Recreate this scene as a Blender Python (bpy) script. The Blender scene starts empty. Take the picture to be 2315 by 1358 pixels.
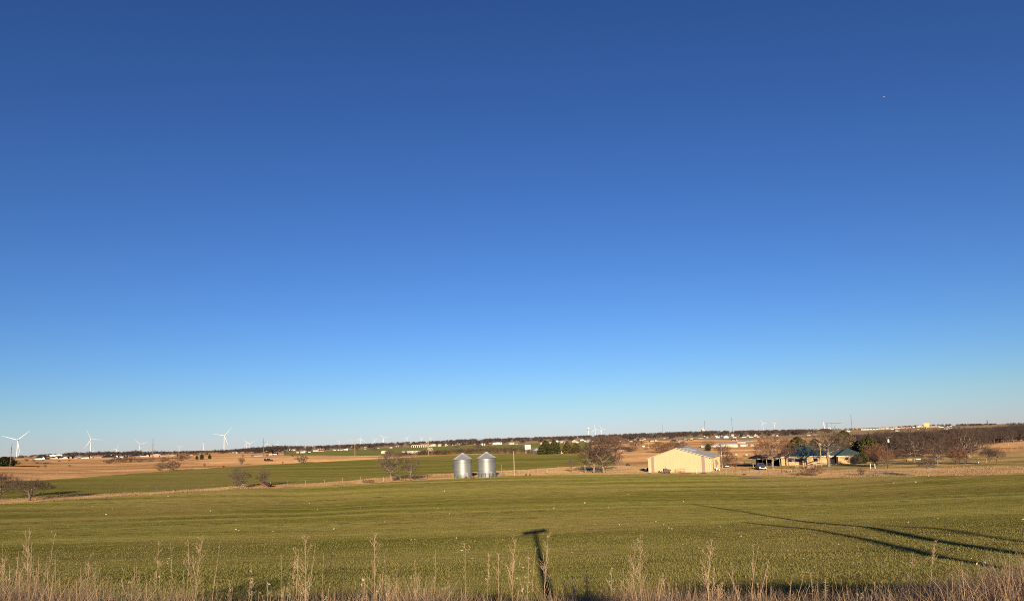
import bpy, math, random
import numpy as np
from mathutils import Vector, Matrix, Euler
random.seed(11)
RS = np.random.RandomState(7)
SC = bpy.context.scene
COL = SC.collection
R = math.radians

# ------------------------------------------------------------------ camera
W_, H_, FPX = 2315.0, 1358.0, 1543.0        # photograph size and focal length in its pixels
PITCH, ROLL, PPY = R(6.0), R(1.92), 832.0
ZC = 13.0                                    # eye height above the valley floor
cp, sp = math.cos(PITCH), math.sin(PITCH)
cr, sr = math.cos(ROLL), math.sin(ROLL)
FW = np.array([0, cp, sp]); R0 = np.array([1.0, 0, 0]); U0 = np.array([0, -sp, cp])
RC = cr * R0 - sr * U0
UC = sr * R0 + cr * U0
cam_d = bpy.data.cameras.new('camera')
cam = bpy.data.objects.new('camera', cam_d); COL.objects.link(cam)
cam_d.sensor_width = 36.0
cam_d.lens = 36.0 * FPX / W_
cam_d.shift_y = (PPY - H_ / 2) / W_
cam_d.clip_start = 0.1; cam_d.clip_end = 60000
M = Matrix.Identity(4)
for i in range(3):
    M[i][0] = RC[i]; M[i][1] = UC[i]; M[i][2] = -FW[i]
M[2][3] = ZC
cam.matrix_world = M
SC.camera = cam

RC_ = RC.copy()
def ray(px, py):
    d = (px - W_ / 2) / FPX * RC + (PPY - py) / FPX * UC + FW
    return d
def eyeline(px):
    lo, hi = 800.0, 1200.0
    for _ in range(40):
        m = (lo + hi) / 2
        if ray(px, m)[2] > 0: lo = m
        else: hi = m
    return lo

# ------------------------------------------------------------------ sun and sky
SHADOW = ray(1199, 1345)                      # where the camera's own shadow would fall
SD = SHADOW / np.linalg.norm(SHADOW)          # direction the sunlight travels
SUN_EL = math.asin(-SD[2]); SUN_AZ = math.atan2(-SD[0], -SD[1])
wd = bpy.data.worlds.new('World'); SC.world = wd; wd.use_nodes = True
nt = wd.node_tree
sky = nt.nodes.new('ShaderNodeTexSky'); sky.sky_type = 'NISHITA'; sky.sun_disc = False
sky.sun_elevation = SUN_EL; sky.sun_rotation = SUN_AZ
sky.altitude = 0; sky.air_density = 1.0; sky.dust_density = 0.0; sky.ozone_density = 4.0
EXPO = 0.35
bg = nt.nodes['Background']; bg.inputs['Strength'].default_value = 0.1
gm = nt.nodes.new('ShaderNodeGamma'); gm.inputs['Gamma'].default_value = 1.3      # camera contrast and white balance of the clear winter sky
tn = nt.nodes.new('ShaderNodeMix'); tn.data_type = 'RGBA'; tn.blend_type = 'MULTIPLY'; tn.inputs[0].default_value = 1.0
k_ = .501 * 2 ** -EXPO
tn.inputs[7].default_value = (1.058 * k_, 1.125 * k_, 1.414 * k_, 1)
nt.links.new(sky.outputs[0], gm.inputs['Color']); nt.links.new(gm.outputs[0], tn.inputs[6]); # the low band of air over the horizon is cooler than the model gives it
tcw = nt.nodes.new('ShaderNodeTexCoord'); sxyz = nt.nodes.new('ShaderNodeSeparateXYZ'); nt.links.new(tcw.outputs['Generated'], sxyz.inputs[0])
mrw = nt.nodes.new('ShaderNodeMapRange'); mrw.inputs['From Min'].default_value = -.005; mrw.inputs['From Max'].default_value = .06
mrw.interpolation_type = 'SMOOTHSTEP'; nt.links.new(sxyz.outputs['Z'], mrw.inputs[0])
th = nt.nodes.new('ShaderNodeMix'); th.data_type = 'RGBA'; th.inputs[6].default_value = (.93, .955, 1.29, 1); th.inputs[7].default_value = (1, 1, 1, 1)
nt.links.new(mrw.outputs[0], th.inputs[0])
t2 = nt.nodes.new('ShaderNodeMix'); t2.data_type = 'RGBA'; t2.blend_type = 'MULTIPLY'; t2.inputs[0].default_value = 1.0
nt.links.new(tn.outputs[2], t2.inputs[6]); nt.links.new(th.outputs[2], t2.inputs[7]); nt.links.new(t2.outputs[2], bg.inputs['Color'])
sun_d = bpy.data.lights.new('sun', 'SUN'); sun_d.energy = 4.8; sun_d.angle = R(0.5); sun_d.color = (1.0, 0.80, 0.56)
sun = bpy.data.objects.new('sun', sun_d); COL.objects.link(sun)
sun.rotation_euler = Vector(SD).to_track_quat('-Z', 'Y').to_euler()
SC.cycles.use_denoising = False; SC.cycles.filter_width = 1.0
vs = SC.view_settings
vs.view_transform = 'Standard'; vs.look = 'None'; vs.gamma = 1.0; vs.use_curve_mapping = False
vs.exposure = EXPO

# ------------------------------------------------------------------ small helpers
def pchip(x, y, q):
    x = np.asarray(x, float); y = np.asarray(y, float); q = np.asarray(q, float)
    h = np.diff(x); m = np.diff(y) / h
    d = np.zeros_like(x)
    w1 = 2 * h[1:] + h[:-1]; w2 = h[1:] + 2 * h[:-1]
    ok = m[1:] * m[:-1] > 0
    with np.errstate(divide='ignore', invalid='ignore'):
        dd = (w1 + w2) / (w1 / m[:-1] + w2 / m[1:])
    d[1:-1] = np.where(ok, dd, 0)
    d[0] = m[0]; d[-1] = m[-1]
    i = np.clip(np.searchsorted(x, q) - 1, 0, len(x) - 2)
    t = np.clip((q - x[i]) / h[i], 0, 1)
    return ((2*t**3 - 3*t**2 + 1) * y[i] + (t**3 - 2*t**2 + t) * h[i] * d[i]
            + (-2*t**3 + 3*t**2) * y[i+1] + (t**3 - t**2) * h[i] * d[i+1])

# ------------------------------------------------------------------ terrain: key rows measured in the photograph
# per column: (py, distance) of B field edge, C hedge strip, D far field edge, E, F, then G
KEYS = {
 -600: [(1158,165),(1147,178),(1108,270),(1059,880),('z',-3,1250),('z',-5,2300)],
 0:    [(1138,170),(1128,183),(1087.5,275),(1038,880),('z',-3.5,1300),('z',-5,2400)],
 100:  [(1131.5,172),(1121.5,186),(1084,288),(1036.5,840),(1031,1300),('z',0,2400)],
 330:  [(1117,177),(1110.5,190),(1067.5,330),(1033,780),(1026,1300),(1021.5,2300)],
 540:  [(1104,185),(1097.5,199),(1053.5,380),(1030,650),(1021,1200),(1016,2300)],
 700:  [(1099.5,190),(1092,205),(1045,410),(1029,590),(1021,1000),(1009,2300)],
 860:  [(1089,194),(1079.5,222),(1036.6,440),(1029,540),(1012.5,1100),(1003.5,2400)],
 1000: [(1082,200),(1070.5,240),(1029.7,470),(1026.5,500),(1008,1150),(998.5,2400)],
 1160: [(1074.6,205),(1063.2,247),(1025.3,480),(1023,505),(1004.5,1100),(993.8,2400)],
 1300: [(1072,206),(1055,262),(1025,450),(1021,490),(999,900),(988.8,2400)],
 1450: [(1070.7,203),(1052,262),(1022,420),(1010,560),(995.5,800),(984,2400)],
 1600: [(1071.5,198),(1052,245),(1020,410),(1008.5,520),(994,800),(979,2400)],
 1700: [(1075.5,190),(1056,222),(1030,320),(1009,520),(993,800),(976,2400)],
 1850: [(1081,175),(1062,202),(1030,300),(1008,520),(988,800),(971.5,2200)],
 2000: [(1079,168),(1060.5,192),(1030,280),(1006,520),(983,900),(967.5,2000)],
 2150: [(1076,163),(1057,190),(1027,275),(1000,520),(978,900),(963.5,1900)],
 2315: [(1072,163),(1054,188),(1020,290),(995.5,470),(976,900),(957,2200)],
 2900: [(1056,163),(1038,188),(1003,290),(977,470),(958,900),(938,2200)],
}
NEAR = [(0,-1.65),(5.0,-1.65),(6.5,-1.9),(9,-2.5),(12,-3.25),(16,-4.05),(20,-4.6),(30,-5.5),(45,-6.75),(62,-7.9)]
cols_px = sorted(KEYS)
col_az = []
KR = []; KZ = []
for px in cols_px:
    d = ray(px, eyeline(px)); az = math.atan2(d[0], d[1]); col_az.append(az)
    rr, zz = [], []
    ca = math.cos(az)
    for y, z in NEAR:
        rr.append(y / ca); zz.append(z)
    for k in KEYS[px]:
        if k[0] == 'z': rr.append(k[2]); zz.append(k[1])
        else:
            dd = ray(px, k[0]); rr.append(k[1]); zz.append(k[1] * dd[2] / math.hypot(dd[0], dd[1]))
    rr += [7000, 30000]; zz += [-9.0, -12.0]
    KR.append(rr); KZ.append(zz)
KR = np.array(KR); KZ = np.array(KZ); col_az = np.array(col_az)
NK = KR.shape[1]
AZF = np.concatenate([np.arange(-180, -50, 2.0), np.arange(-50, 50.001, 0.1), np.arange(52, 180.1, 2.0)])
AZR = np.radians(AZF)
azc = np.clip(AZR, col_az[0], col_az[-1])
RK = np.stack([pchip(col_az, KR[:, k], azc) for k in range(NK)], 1)
ZK = np.stack([pchip(col_az, KZ[:, k], azc) for k in range(NK)], 1)
# behind the camera: the flat top of the road bank
back = np.clip((np.abs(AZF) - 60) / 30, 0, 1)[:, None]
ZK = ZK * (1 - back) + (-1.65) * back
LR = np.linspace(math.log(0.5), math.log(30000), 1400)
TT = np.stack([pchip(RK[i], ZK[i], np.exp(LR)) for i in range(len(AZF))], 0)
def _sin2(x, y):
    return (np.sin(x * .021 + 1.3 + 1.7 * np.sin(y * .013)) * np.sin(y * .027 + .6) * .16
            + np.sin(x * .083 + y * .031) * np.sin(y * .11 + .9 * np.sin(x * .05)) * .05)
def terr(x, y):
    x = np.asarray(x, float); y = np.asarray(y, float)
    r = np.maximum(np.hypot(x, y), 0.51); az = np.degrees(np.arctan2(x, y))
    fi = np.interp(az, AZF, np.arange(len(AZF)))
    i = np.clip(fi.astype(int), 0, len(AZF) - 2); t = fi - i
    fj = (np.log(r) - LR[0]) / (LR[1] - LR[0])
    j = np.clip(fj.astype(int), 0, len(LR) - 2); u = np.clip(fj - j, 0, 1)
    z = (TT[i, j]*(1-t)*(1-u) + TT[i+1, j]*t*(1-u) + TT[i, j+1]*(1-t)*u + TT[i+1, j+1]*t*u)
    return z + _sin2(x, y) * np.clip((r - 25) / 60, 0, 1) * np.clip((1500 - r) / 600, 0, 1) + ZC
RM = np.exp(np.linspace(math.log(2.5), math.log(20000), 5000))
def at(px, py, r=None):
    """ground point seen at photo pixel (px,py); with r, the ground point at that distance in that direction"""
    d = ray(px, py); h = math.hypot(d[0], d[1])
    if r is not None:
        x, y = d[0] / h * r, d[1] / h * r
        return Vector((x, y, float(terr(x, y))))
    X = d[0] / h * RM; Y = d[1] / h * RM; Zr = ZC + d[2] / h * RM
    T = terr(X, Y)
    w = np.nonzero(T >= Zr)[0]
    if len(w) == 0:
        return at(px, py, 2300.0)
    k = max(w[0], 1)
    a, b = RM[k-1], RM[k]
    fa = Zr[k-1] - T[k-1]; fb = Zr[k] - T[k]
    rr = a + (b - a) * (fa / (fa - fb) if fa != fb else 0)
    x, y = d[0] / h * rr, d[1] / h * rr
    return Vector((x, y, float(terr(x, y))))
def mpp(p):
    """metres per photo pixel at point p"""
    return (p.y * cp + (p.z - ZC) * sp) / FPX
def faceaz(p):
    """z rotation that turns an object's local -Y towards the camera"""
    return -math.atan2(p.x, p.y)
# ------------------------------------------------------------------ materials
def nd(t, typ, **kw):
    n = t.nodes.new('ShaderNode' + typ)
    for k, v in kw.items():
        if k in n.inputs: n.inputs[k].default_value = v
        else: setattr(n, k, v)
    return n
MATS = {}
def mat(name, col, rough=.7, metal=0.0, var=.15, scale=3.0, bump=0.0, spec=.3, stretch=(1, 1, 1), island=0.0, col2=None):
    if name in MATS: return MATS[name]
    m = bpy.data.materials.new(name); m.use_nodes = True; t = m.node_tree; L = t.links.new
    b = t.nodes['Principled BSDF']
    b.inputs['Roughness'].default_value = rough; b.inputs['Metallic'].default_value = metal
    b.inputs['Specular IOR Level'].default_value = spec
    tc = nd(t, 'TexCoord'); mp = nd(t, 'Mapping'); mp.inputs['Scale'].default_value = stretch
    L(tc.outputs['Object'], mp.inputs[0])
    no = nd(t, 'TexNoise', Scale=scale, Detail=5.0, Roughness=.65); L(mp.outputs[0], no.inputs['Vector'])
    c = np.array(col[:3]); c2 = np.array(col2[:3]) if col2 else c * (1 + var)
    c1 = c if col2 else c * (1 - var)
    cr_ = nd(t, 'ValToRGB'); e = cr_.color_ramp.elements
    e[0].position = .3; e[0].color = (*c1, 1); e[1].position = .7; e[1].color = (*np.minimum(c2, 1), 1)
    L(no.outputs[0], cr_.inputs[0]); out = cr_.outputs[0]
    if island > 0:
        g = nd(t, 'NewGeometry'); h = nd(t, 'HueSaturation')
        mr = nd(t, 'MapRange'); mr.inputs['To Min'].default_value = 1 - island; mr.inputs['To Max'].default_value = 1 + island
        L(g.outputs['Random Per Island'], mr.inputs[0]); L(mr.outputs[0], h.inputs['Value']); L(out, h.inputs['Color']); out = h.outputs[0]
    L(out, b.inputs['Base Color'])
    if bump > 0:
        bp = nd(t, 'Bump', Strength=bump, Distance=.05); L(no.outputs[0], bp.inputs['Height']); L(bp.outputs[0], b.inputs['Normal'])
    MATS[name] = m
    return m
def ground_mat(name, ca, cb, cc, sx, sy, rot=0.0, grain=2.2, gcol=.35, bump=.6, bdist=.12, rough=1.0, patch=None, streak=.5, fine=9.0, soil=None, det=6.0):
    """field surface: long streaks along local x between ca and cb, patches of cc, fine grain"""
    m = bpy.data.materials.new(name); m.use_nodes = True; t = m.node_tree; L = t.links.new
    for n in list(t.nodes):
        if n.type == 'BSDF_PRINCIPLED': t.nodes.remove(n)
    out = [n for n in t.nodes if n.type == 'OUTPUT_MATERIAL'][0]
    df = nd(t, 'BsdfDiffuse', Roughness=rough); L(df.outputs[0], out.inputs[0])
    tc = nd(t, 'TexCoord')
    mp = nd(t, 'Mapping'); mp.inputs['Rotation'].default_value = (0, 0, rot); mp.inputs['Scale'].default_value = (sx, sy, .02)
    wob = nd(t, 'TexNoise', Scale=.012, Detail=2.0); L(tc.outputs['Object'], wob.inputs['Vector'])
    ws = nd(t, 'VectorMath', operation='SCALE'); ws.inputs['Scale'].default_value = 22.0; L(wob.outputs['Color'], ws.inputs[0])
    wa = nd(t, 'VectorMath', operation='ADD'); L(tc.outputs['Object'], wa.inputs[0]); L(ws.outputs[0], wa.inputs[1])
    L(wa.outputs[0], mp.inputs[0])
    n1 = nd(t, 'TexNoise', Scale=1.0, Detail=det, Roughness=.62); L(mp.outputs[0], n1.inputs['Vector'])
    r1 = nd(t, 'ValToRGB'); e = r1.color_ramp.elements
    e[0].position = .5 - streak * .3; e[0].color = (*ca, 1); e[1].position = .5 + streak * .3; e[1].color = (*cb, 1)
    L(n1.outputs[0], r1.inputs[0])
    n2 = nd(t, 'TexNoise', Scale=patch or .03, Detail=6.0, Roughness=.6); L(tc.outputs['Object'], n2.inputs['Vector'])
    r2 = nd(t, 'ValToRGB'); r2.color_ramp.elements[0].position = .48; r2.color_ramp.elements[1].position = .66; L(n2.outputs[0], r2.inputs[0])
    mx = nd(t, 'Mix', data_type='RGBA'); L(r2.outputs[0], mx.inputs[0]); L(r1.outputs[0], mx.inputs[6]); mx.inputs[7].default_value = (*cc, 1)
    if soil:      # bare, broken soil lines between the drill rows
        m5 = nd(t, 'Mapping'); m5.inputs['Rotation'].default_value = (0, 0, rot); m5.inputs['Scale'].default_value = (.012, .22, .02); L(wa.outputs[0], m5.inputs[0])
        n5 = nd(t, 'TexNoise', Scale=1.0, Detail=3.0, Roughness=.5); L(m5.outputs[0], n5.inputs['Vector'])
        n6 = nd(t, 'TexNoise', Scale=.5, Detail=4.0, Roughness=.7); L(tc.outputs['Object'], n6.inputs['Vector'])
        mm = nd(t, 'Math', operation='MULTIPLY'); L(n5.outputs[0], mm.inputs[0]); L(n6.outputs[0], mm.inputs[1])
        r5 = nd(t, 'ValToRGB'); r5.color_ramp.elements[0].position = .30; r5.color_ramp.elements[1].position = .42; L(mm.outputs[0], r5.inputs[0])
        m6 = nd(t, 'Mix', data_type='RGBA'); L(r5.outputs[0], m6.inputs[0]); L(mx.outputs[2], m6.inputs[6]); m6.inputs[7].default_value = (*soil, 1); mx = m6
    mps = nd(t, 'Mapping'); mps.inputs['Rotation'].default_value = (0, 0, rot); mps.inputs['Scale'].default_value = (.35, 1, .3); L(tc.outputs['Object'], mps.inputs[0])
    n3 = nd(t, 'TexNoise', Scale=grain, Detail=8.0, Roughness=.75); L(mps.outputs[0], n3.inputs['Vector'])
    mr = nd(t, 'MapRange'); mr.inputs['From Min'].default_value = .3; mr.inputs['From Max'].default_value = .7
    mr.inputs['To Min'].default_value = 1 - gcol; mr.inputs['To Max'].default_value = 1 + gcol; L(n3.outputs[0], mr.inputs[0])
    h = nd(t, 'HueSaturation'); L(mr.outputs[0], h.inputs['Value']); L(mx.outputs[2], h.inputs['Color']); L(h.outputs[0], df.inputs['Color'])
    n4 = nd(t, 'TexNoise', Scale=fine, Detail=4.0, Roughness=.7); L(tc.outputs['Object'], n4.inputs['Vector'])
    ad = nd(t, 'Math', operation='ADD'); L(n4.outputs[0], ad.inputs[0]); L(n3.outputs[0], ad.inputs[1])
    bp = nd(t, 'Bump', Strength=bump, Distance=bdist); L(ad.outputs[0], bp.inputs['Height']); L(bp.outputs[0], df.inputs['Normal'])
    MATS[name] = m
    return m

# ------------------------------------------------------------------ mesh building
def mesh_np(name, V, polys):
    """V (n,3); polys list of int arrays (m,3) or (m,4)"""
    me = bpy.data.meshes.new(name)
    V = np.asarray(V, np.float32); me.vertices.add(len(V)); me.vertices.foreach_set('co', V.ravel())
    idx = np.concatenate([np.asarray(p, np.int32).ravel() for p in polys])
    tot = np.concatenate([np.full(len(p), np.asarray(p).shape[1], np.int32) for p in polys])
    st = np.concatenate([[0], np.cumsum(tot)[:-1]]).astype(np.int32)
    me.loops.add(len(idx)); me.loops.foreach_set('vertex_index', idx)
    me.polygons.add(len(tot)); me.polygons.foreach_set('loop_start', st); me.polygons.foreach_set('loop_total', tot)
    me.update(calc_edges=True); me.validate()
    return me
def link(name, me, m, parent=None, smooth=False):
    if m is not None and len(me.materials) == 0: me.materials.append(m)
    if smooth: me.polygons.foreach_set('use_smooth', [True] * len(me.polygons))
    o = bpy.data.objects.new(name, me); COL.objects.link(o)
    if parent is not None: o.parent = parent
    return o
def tag(o, label=None, cat=None, group=None, kind=None):
    if label: o['label'] = label
    if cat: o['category'] = cat
    if group: o['group'] = group
    if kind: o['kind'] = kind
    return o
def thing(name, loc, label, cat, group=None, rz=0.0, scale=None):
    o = bpy.data.objects.new(name, None); COL.objects.link(o); o.empty_display_size = .3
    o.location = loc; o.rotation_euler = (0, 0, rz)
    if scale is not None: o.scale = scale
    return tag(o, label, cat, group)
def copy_tree(o, parent=None):
    c = o.copy(); COL.objects.link(c)
    if parent is not None: c.parent = parent
    for ch in o.children: copy_tree(ch, c)
    return c
def tubes(p0, p1, r0, r1, n=3):
    """batch of tapered prisms"""
    p0 = np.asarray(p0, float); p1 = np.asarray(p1, float); r0 = np.asarray(r0, float); r1 = np.asarray(r1, float)
    d = p1 - p0; d /= np.maximum(np.linalg.norm(d, axis=1, keepdims=True), 1e-9)
    ref = np.where(np.abs(d[:, 2:3]) < .9, np.array([[0, 0, 1.0]]), np.array([[1.0, 0, 0]]))
    u = np.cross(d, ref); u /= np.linalg.norm(u, axis=1, keepdims=True); v = np.cross(d, u)
    a = np.arange(n) * 2 * math.pi / n
    ring = np.cos(a)[None, :, None] * u[:, None, :] + np.sin(a)[None, :, None] * v[:, None, :]
    A = p0[:, None, :] + ring * r0[:, None, None]; B = p1[:, None, :] + ring * r1[:, None, None]
    V = np.concatenate([A, B], 1).reshape(-1, 3)
    base = np.arange(len(p0))[:, None] * 2 * n
    i = np.arange(n); j = (i + 1) % n
    F = np.stack([base + i, base + j, base + j + n, base + i + n], 2).reshape(-1, 4)
    return V, F
class MB:
    def __init__(s): s.v = []; s.f = []
    def add(s, vs, fs):
        b = len(s.v); s.v += [tuple(v) for v in vs]; s.f += [tuple(i + b for i in f) for f in fs]; return s
    def box(s, c, d, rz=0.0, rx=0.0, ry=0.0):
        e = Euler((rx, ry, rz)).to_matrix(); c = Vector(c)
        vs = [c + e @ Vector((sx * d[0] / 2, sy * d[1] / 2, sz * d[2] / 2)) for sz in (-1, 1) for sy in (-1, 1) for sx in (-1, 1)]
        return s.add(vs, [(0,2,3,1),(4,5,7,6),(0,1,5,4),(2,6,7,3),(0,4,6,2),(1,3,7,5)])
    def tube(s, p, q, r0, r1=None, n=8, cap=True):
        r1 = r0 if r1 is None else r1
        V, F = tubes([p], [q], [r0], [r1], n); F = [tuple(f) for f in F]
        if cap: F += [tuple(range(n))[::-1], tuple(range(n, 2 * n))]
        return s.add(V, F)
    def path(s, pts, rad, n=6):
        for i in range(len(pts) - 1):
            a = rad[i] if hasattr(rad, '__len__') else rad; b = rad[i+1] if hasattr(rad, '__len__') else rad
            s.tube(pts[i], pts[i+1], a, b, n)
        return s
    def lathe(s, prof, n=24, c=(0, 0, 0)):
        vs = []; fs = []
        for r, z in prof:
            for k in range(n):
                a = 2 * math.pi * k / n; vs.append((c[0] + r * math.cos(a), c[1] + r * math.sin(a), c[2] + z))
        for i in range(len(prof) - 1):
            for k in range(n):
                k2 = (k + 1) % n; fs.append((i*n + k, i*n + k2, (i+1)*n + k2, (i+1)*n + k))
        fs.append(tuple(range(n))[::-1]); fs.append(tuple((len(prof) - 1) * n + k for k in range(n)))
        return s.add(vs, fs)
    def prism(s, poly, y0, y1):
        """polygon in xz extruded along y"""
        n = len(poly)
        vs = [(x, y0, z) for x, z in poly] + [(x, y1, z) for x, z in poly]
        fs = [tuple(range(n)), tuple(range(n, 2*n))[::-1]] + [(i, i + n, (i+1) % n + n, (i+1) % n) for i in range(n)]
        return s.add(vs, fs)
    def build(s, name, m, parent=None, smooth=False):
        me = bpy.data.meshes.new(name); me.from_pydata(s.v, [], s.f); me.update()
        return link(name, me, m, parent, smooth)
# ------------------------------------------------------------------ the ground, as bands between the measured edges
AZG = np.concatenate([np.arange(-180, -46, 4.0), np.arange(-44, 44.001, 0.11), np.arange(46, 180.1, 4.0)])
AZGR = np.radians(AZG)
def row_r(k):
    return np.interp(AZG, AZF, RK[:, k])
def y_row(y):
    return y / np.cos(np.clip(AZGR, R(-50), R(50)))
def px_az(px):
    d = ray(px, eyeline(px)); return math.degrees(math.atan2(d[0], d[1]))
def edge_noise(amp, seed, f=1.0):
    rs = np.random.RandomState(seed); s = np.zeros_like(AZG)
    for k in range(26):
        s += np.sin(AZG * f * (0.4 * 1.32 ** k) + rs.rand() * 6.28) * (1.0 / (1 + .22 * k))
    return amp * s / 3.2
KB, KC, KD, KE, KF, KG = range(10, 16)
rB = row_r(KB) * (1 + edge_noise(.006, 1)); rC = row_r(KC) * (1 + edge_noise(.009, 2))
rD = row_r(KD) * (1 + edge_noise(.008, 3)); rE = row_r(KE) * (1 + edge_noise(.004, 4))
rF = row_r(KF) * (1 + edge_noise(.02, 5)); rEnd = np.full_like(AZG, 29000.0)
rV0 = y_row(5.2); rV1 = y_row(13.5) * (1 + edge_noise(.05, 6, 3))
def band(ra, rb, n, a0=-181, a1=181):
    sel = np.nonzero((AZG >= a0) & (AZG <= a1))[0]
    t = np.linspace(0, 1, n + 1)
    rr = ra[sel][:, None] ** (1 - t) * rb[sel][:, None] ** t
    x = rr * np.sin(AZGR[sel])[:, None]; y = rr * np.cos(AZGR[sel])[:, None]
    z = terr(x, y)
    V = np.stack([x, y, z], 2).reshape(-1, 3)
    i, j = np.meshgrid(np.arange(len(sel) - 1), np.arange(n), indexing='ij')
    a = (i * (n + 1) + j).ravel()
    return V, np.stack([a, a + n + 1, a + n + 2, a + 1], 1)[:, ::-1]
def region(name, m, pieces):
    V = []; F = []; o = 0
    for p in pieces:
        v, f = band(*p); V.append(v); F.append(f + o); o += len(v)
    ob = link(name, mesh_np(name, np.concatenate(V), [np.concatenate(F)]), m, smooth=True)
    return tag(ob, kind='structure')
A_ = px_az(1385); A_Y = px_az(1675); A_G0 = px_az(640); A_G1 = px_az(1335); A_FR = px_az(1690)
def snap(a): return AZG[np.argmin(np.abs(AZG - a))]
A_, A_Y, A_G0, A_G1 = map(snap, (A_, A_Y, A_G0, A_G1))
WG1, WG2, WG3 = (.118, .112, .024), (.232, .204, .058), (.208, .164, .058)
m_wheat = ground_mat('wheat', WG1, WG2, WG3, .006, .13, rot=R(4), grain=1.6, gcol=.5, streak=.36, patch=.022, soil=(.085, .062, .028))
m_wheat2 = ground_mat('far_wheat', (.088,.088,.020), (.158,.143,.041), (.140,.118,.041), .004, .075, rot=R(8), grain=.8, gcol=.35, streak=.36, patch=.012)
m_tan = ground_mat('tan_grass', (.36,.228,.110), (.50,.345,.175), (.29,.18,.085), .02, .16, grain=1.2, gcol=.4, streak=.7, patch=.09)
m_past = ground_mat('pasture', (.25,.140,.066), (.52,.310,.150), (.21,.122,.062), .005, .030, rot=R(5), grain=.5, gcol=.4, streak=.42, det=2.5, patch=.02)
m_lawn = ground_mat('lawn', (.105,.105,.030), (.34,.225,.105), (.38,.245,.12), .02, .14, grain=1.0, gcol=.3, streak=.6, patch=.045)
m_green = ground_mat('far_green', (.085,.098,.030), (.125,.125,.040), (.125,.115,.045), .004, .03, grain=.3, gcol=.15, streak=.7, patch=.006)
m_far = ground_mat('town_ground', (.13,.095,.065), (.28,.19,.12), (.16,.13,.06), .01, .02, grain=.2, gcol=.3, streak=.5, patch=.012)
m_should = ground_mat('shoulder', (.16,.13,.10), (.22,.18,.13), (.14,.12,.09), .2, .2, grain=4, gcol=.3, patch=.4)
m_verge = ground_mat('verge', (.13,.085,.055), (.21,.14,.09), (.10,.085,.035), .3, .3, grain=3, gcol=.4, patch=.5)
r0_ = np.full_like(AZG, .6)
region('road_shoulder', m_should, [(r0_, rV0, 8)])
region('verge', m_verge, [(rV0, rV1, 24)])
region('field', m_wheat, [(rV1, rB, 90)])
region('hedge_strip', m_tan, [(rB, rC, 10)])
region('far_field', m_wheat2, [(rC, rD, 40, -181, A_)])
region('yard', m_lawn, [(rC, rD, 30, A_Y, 181)])
region('pasture', m_past, [(rC, rD, 30, A_, A_Y), (rD, rE, 40), (rE, rF, 30, -181, A_G0), (rE, rF, 30, A_G1, 181)])
region('green_field', m_green, [(rE, rF, 30, A_G0, A_G1)])
region('countryside', m_far, [(rF, rEnd, 60)])
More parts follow.
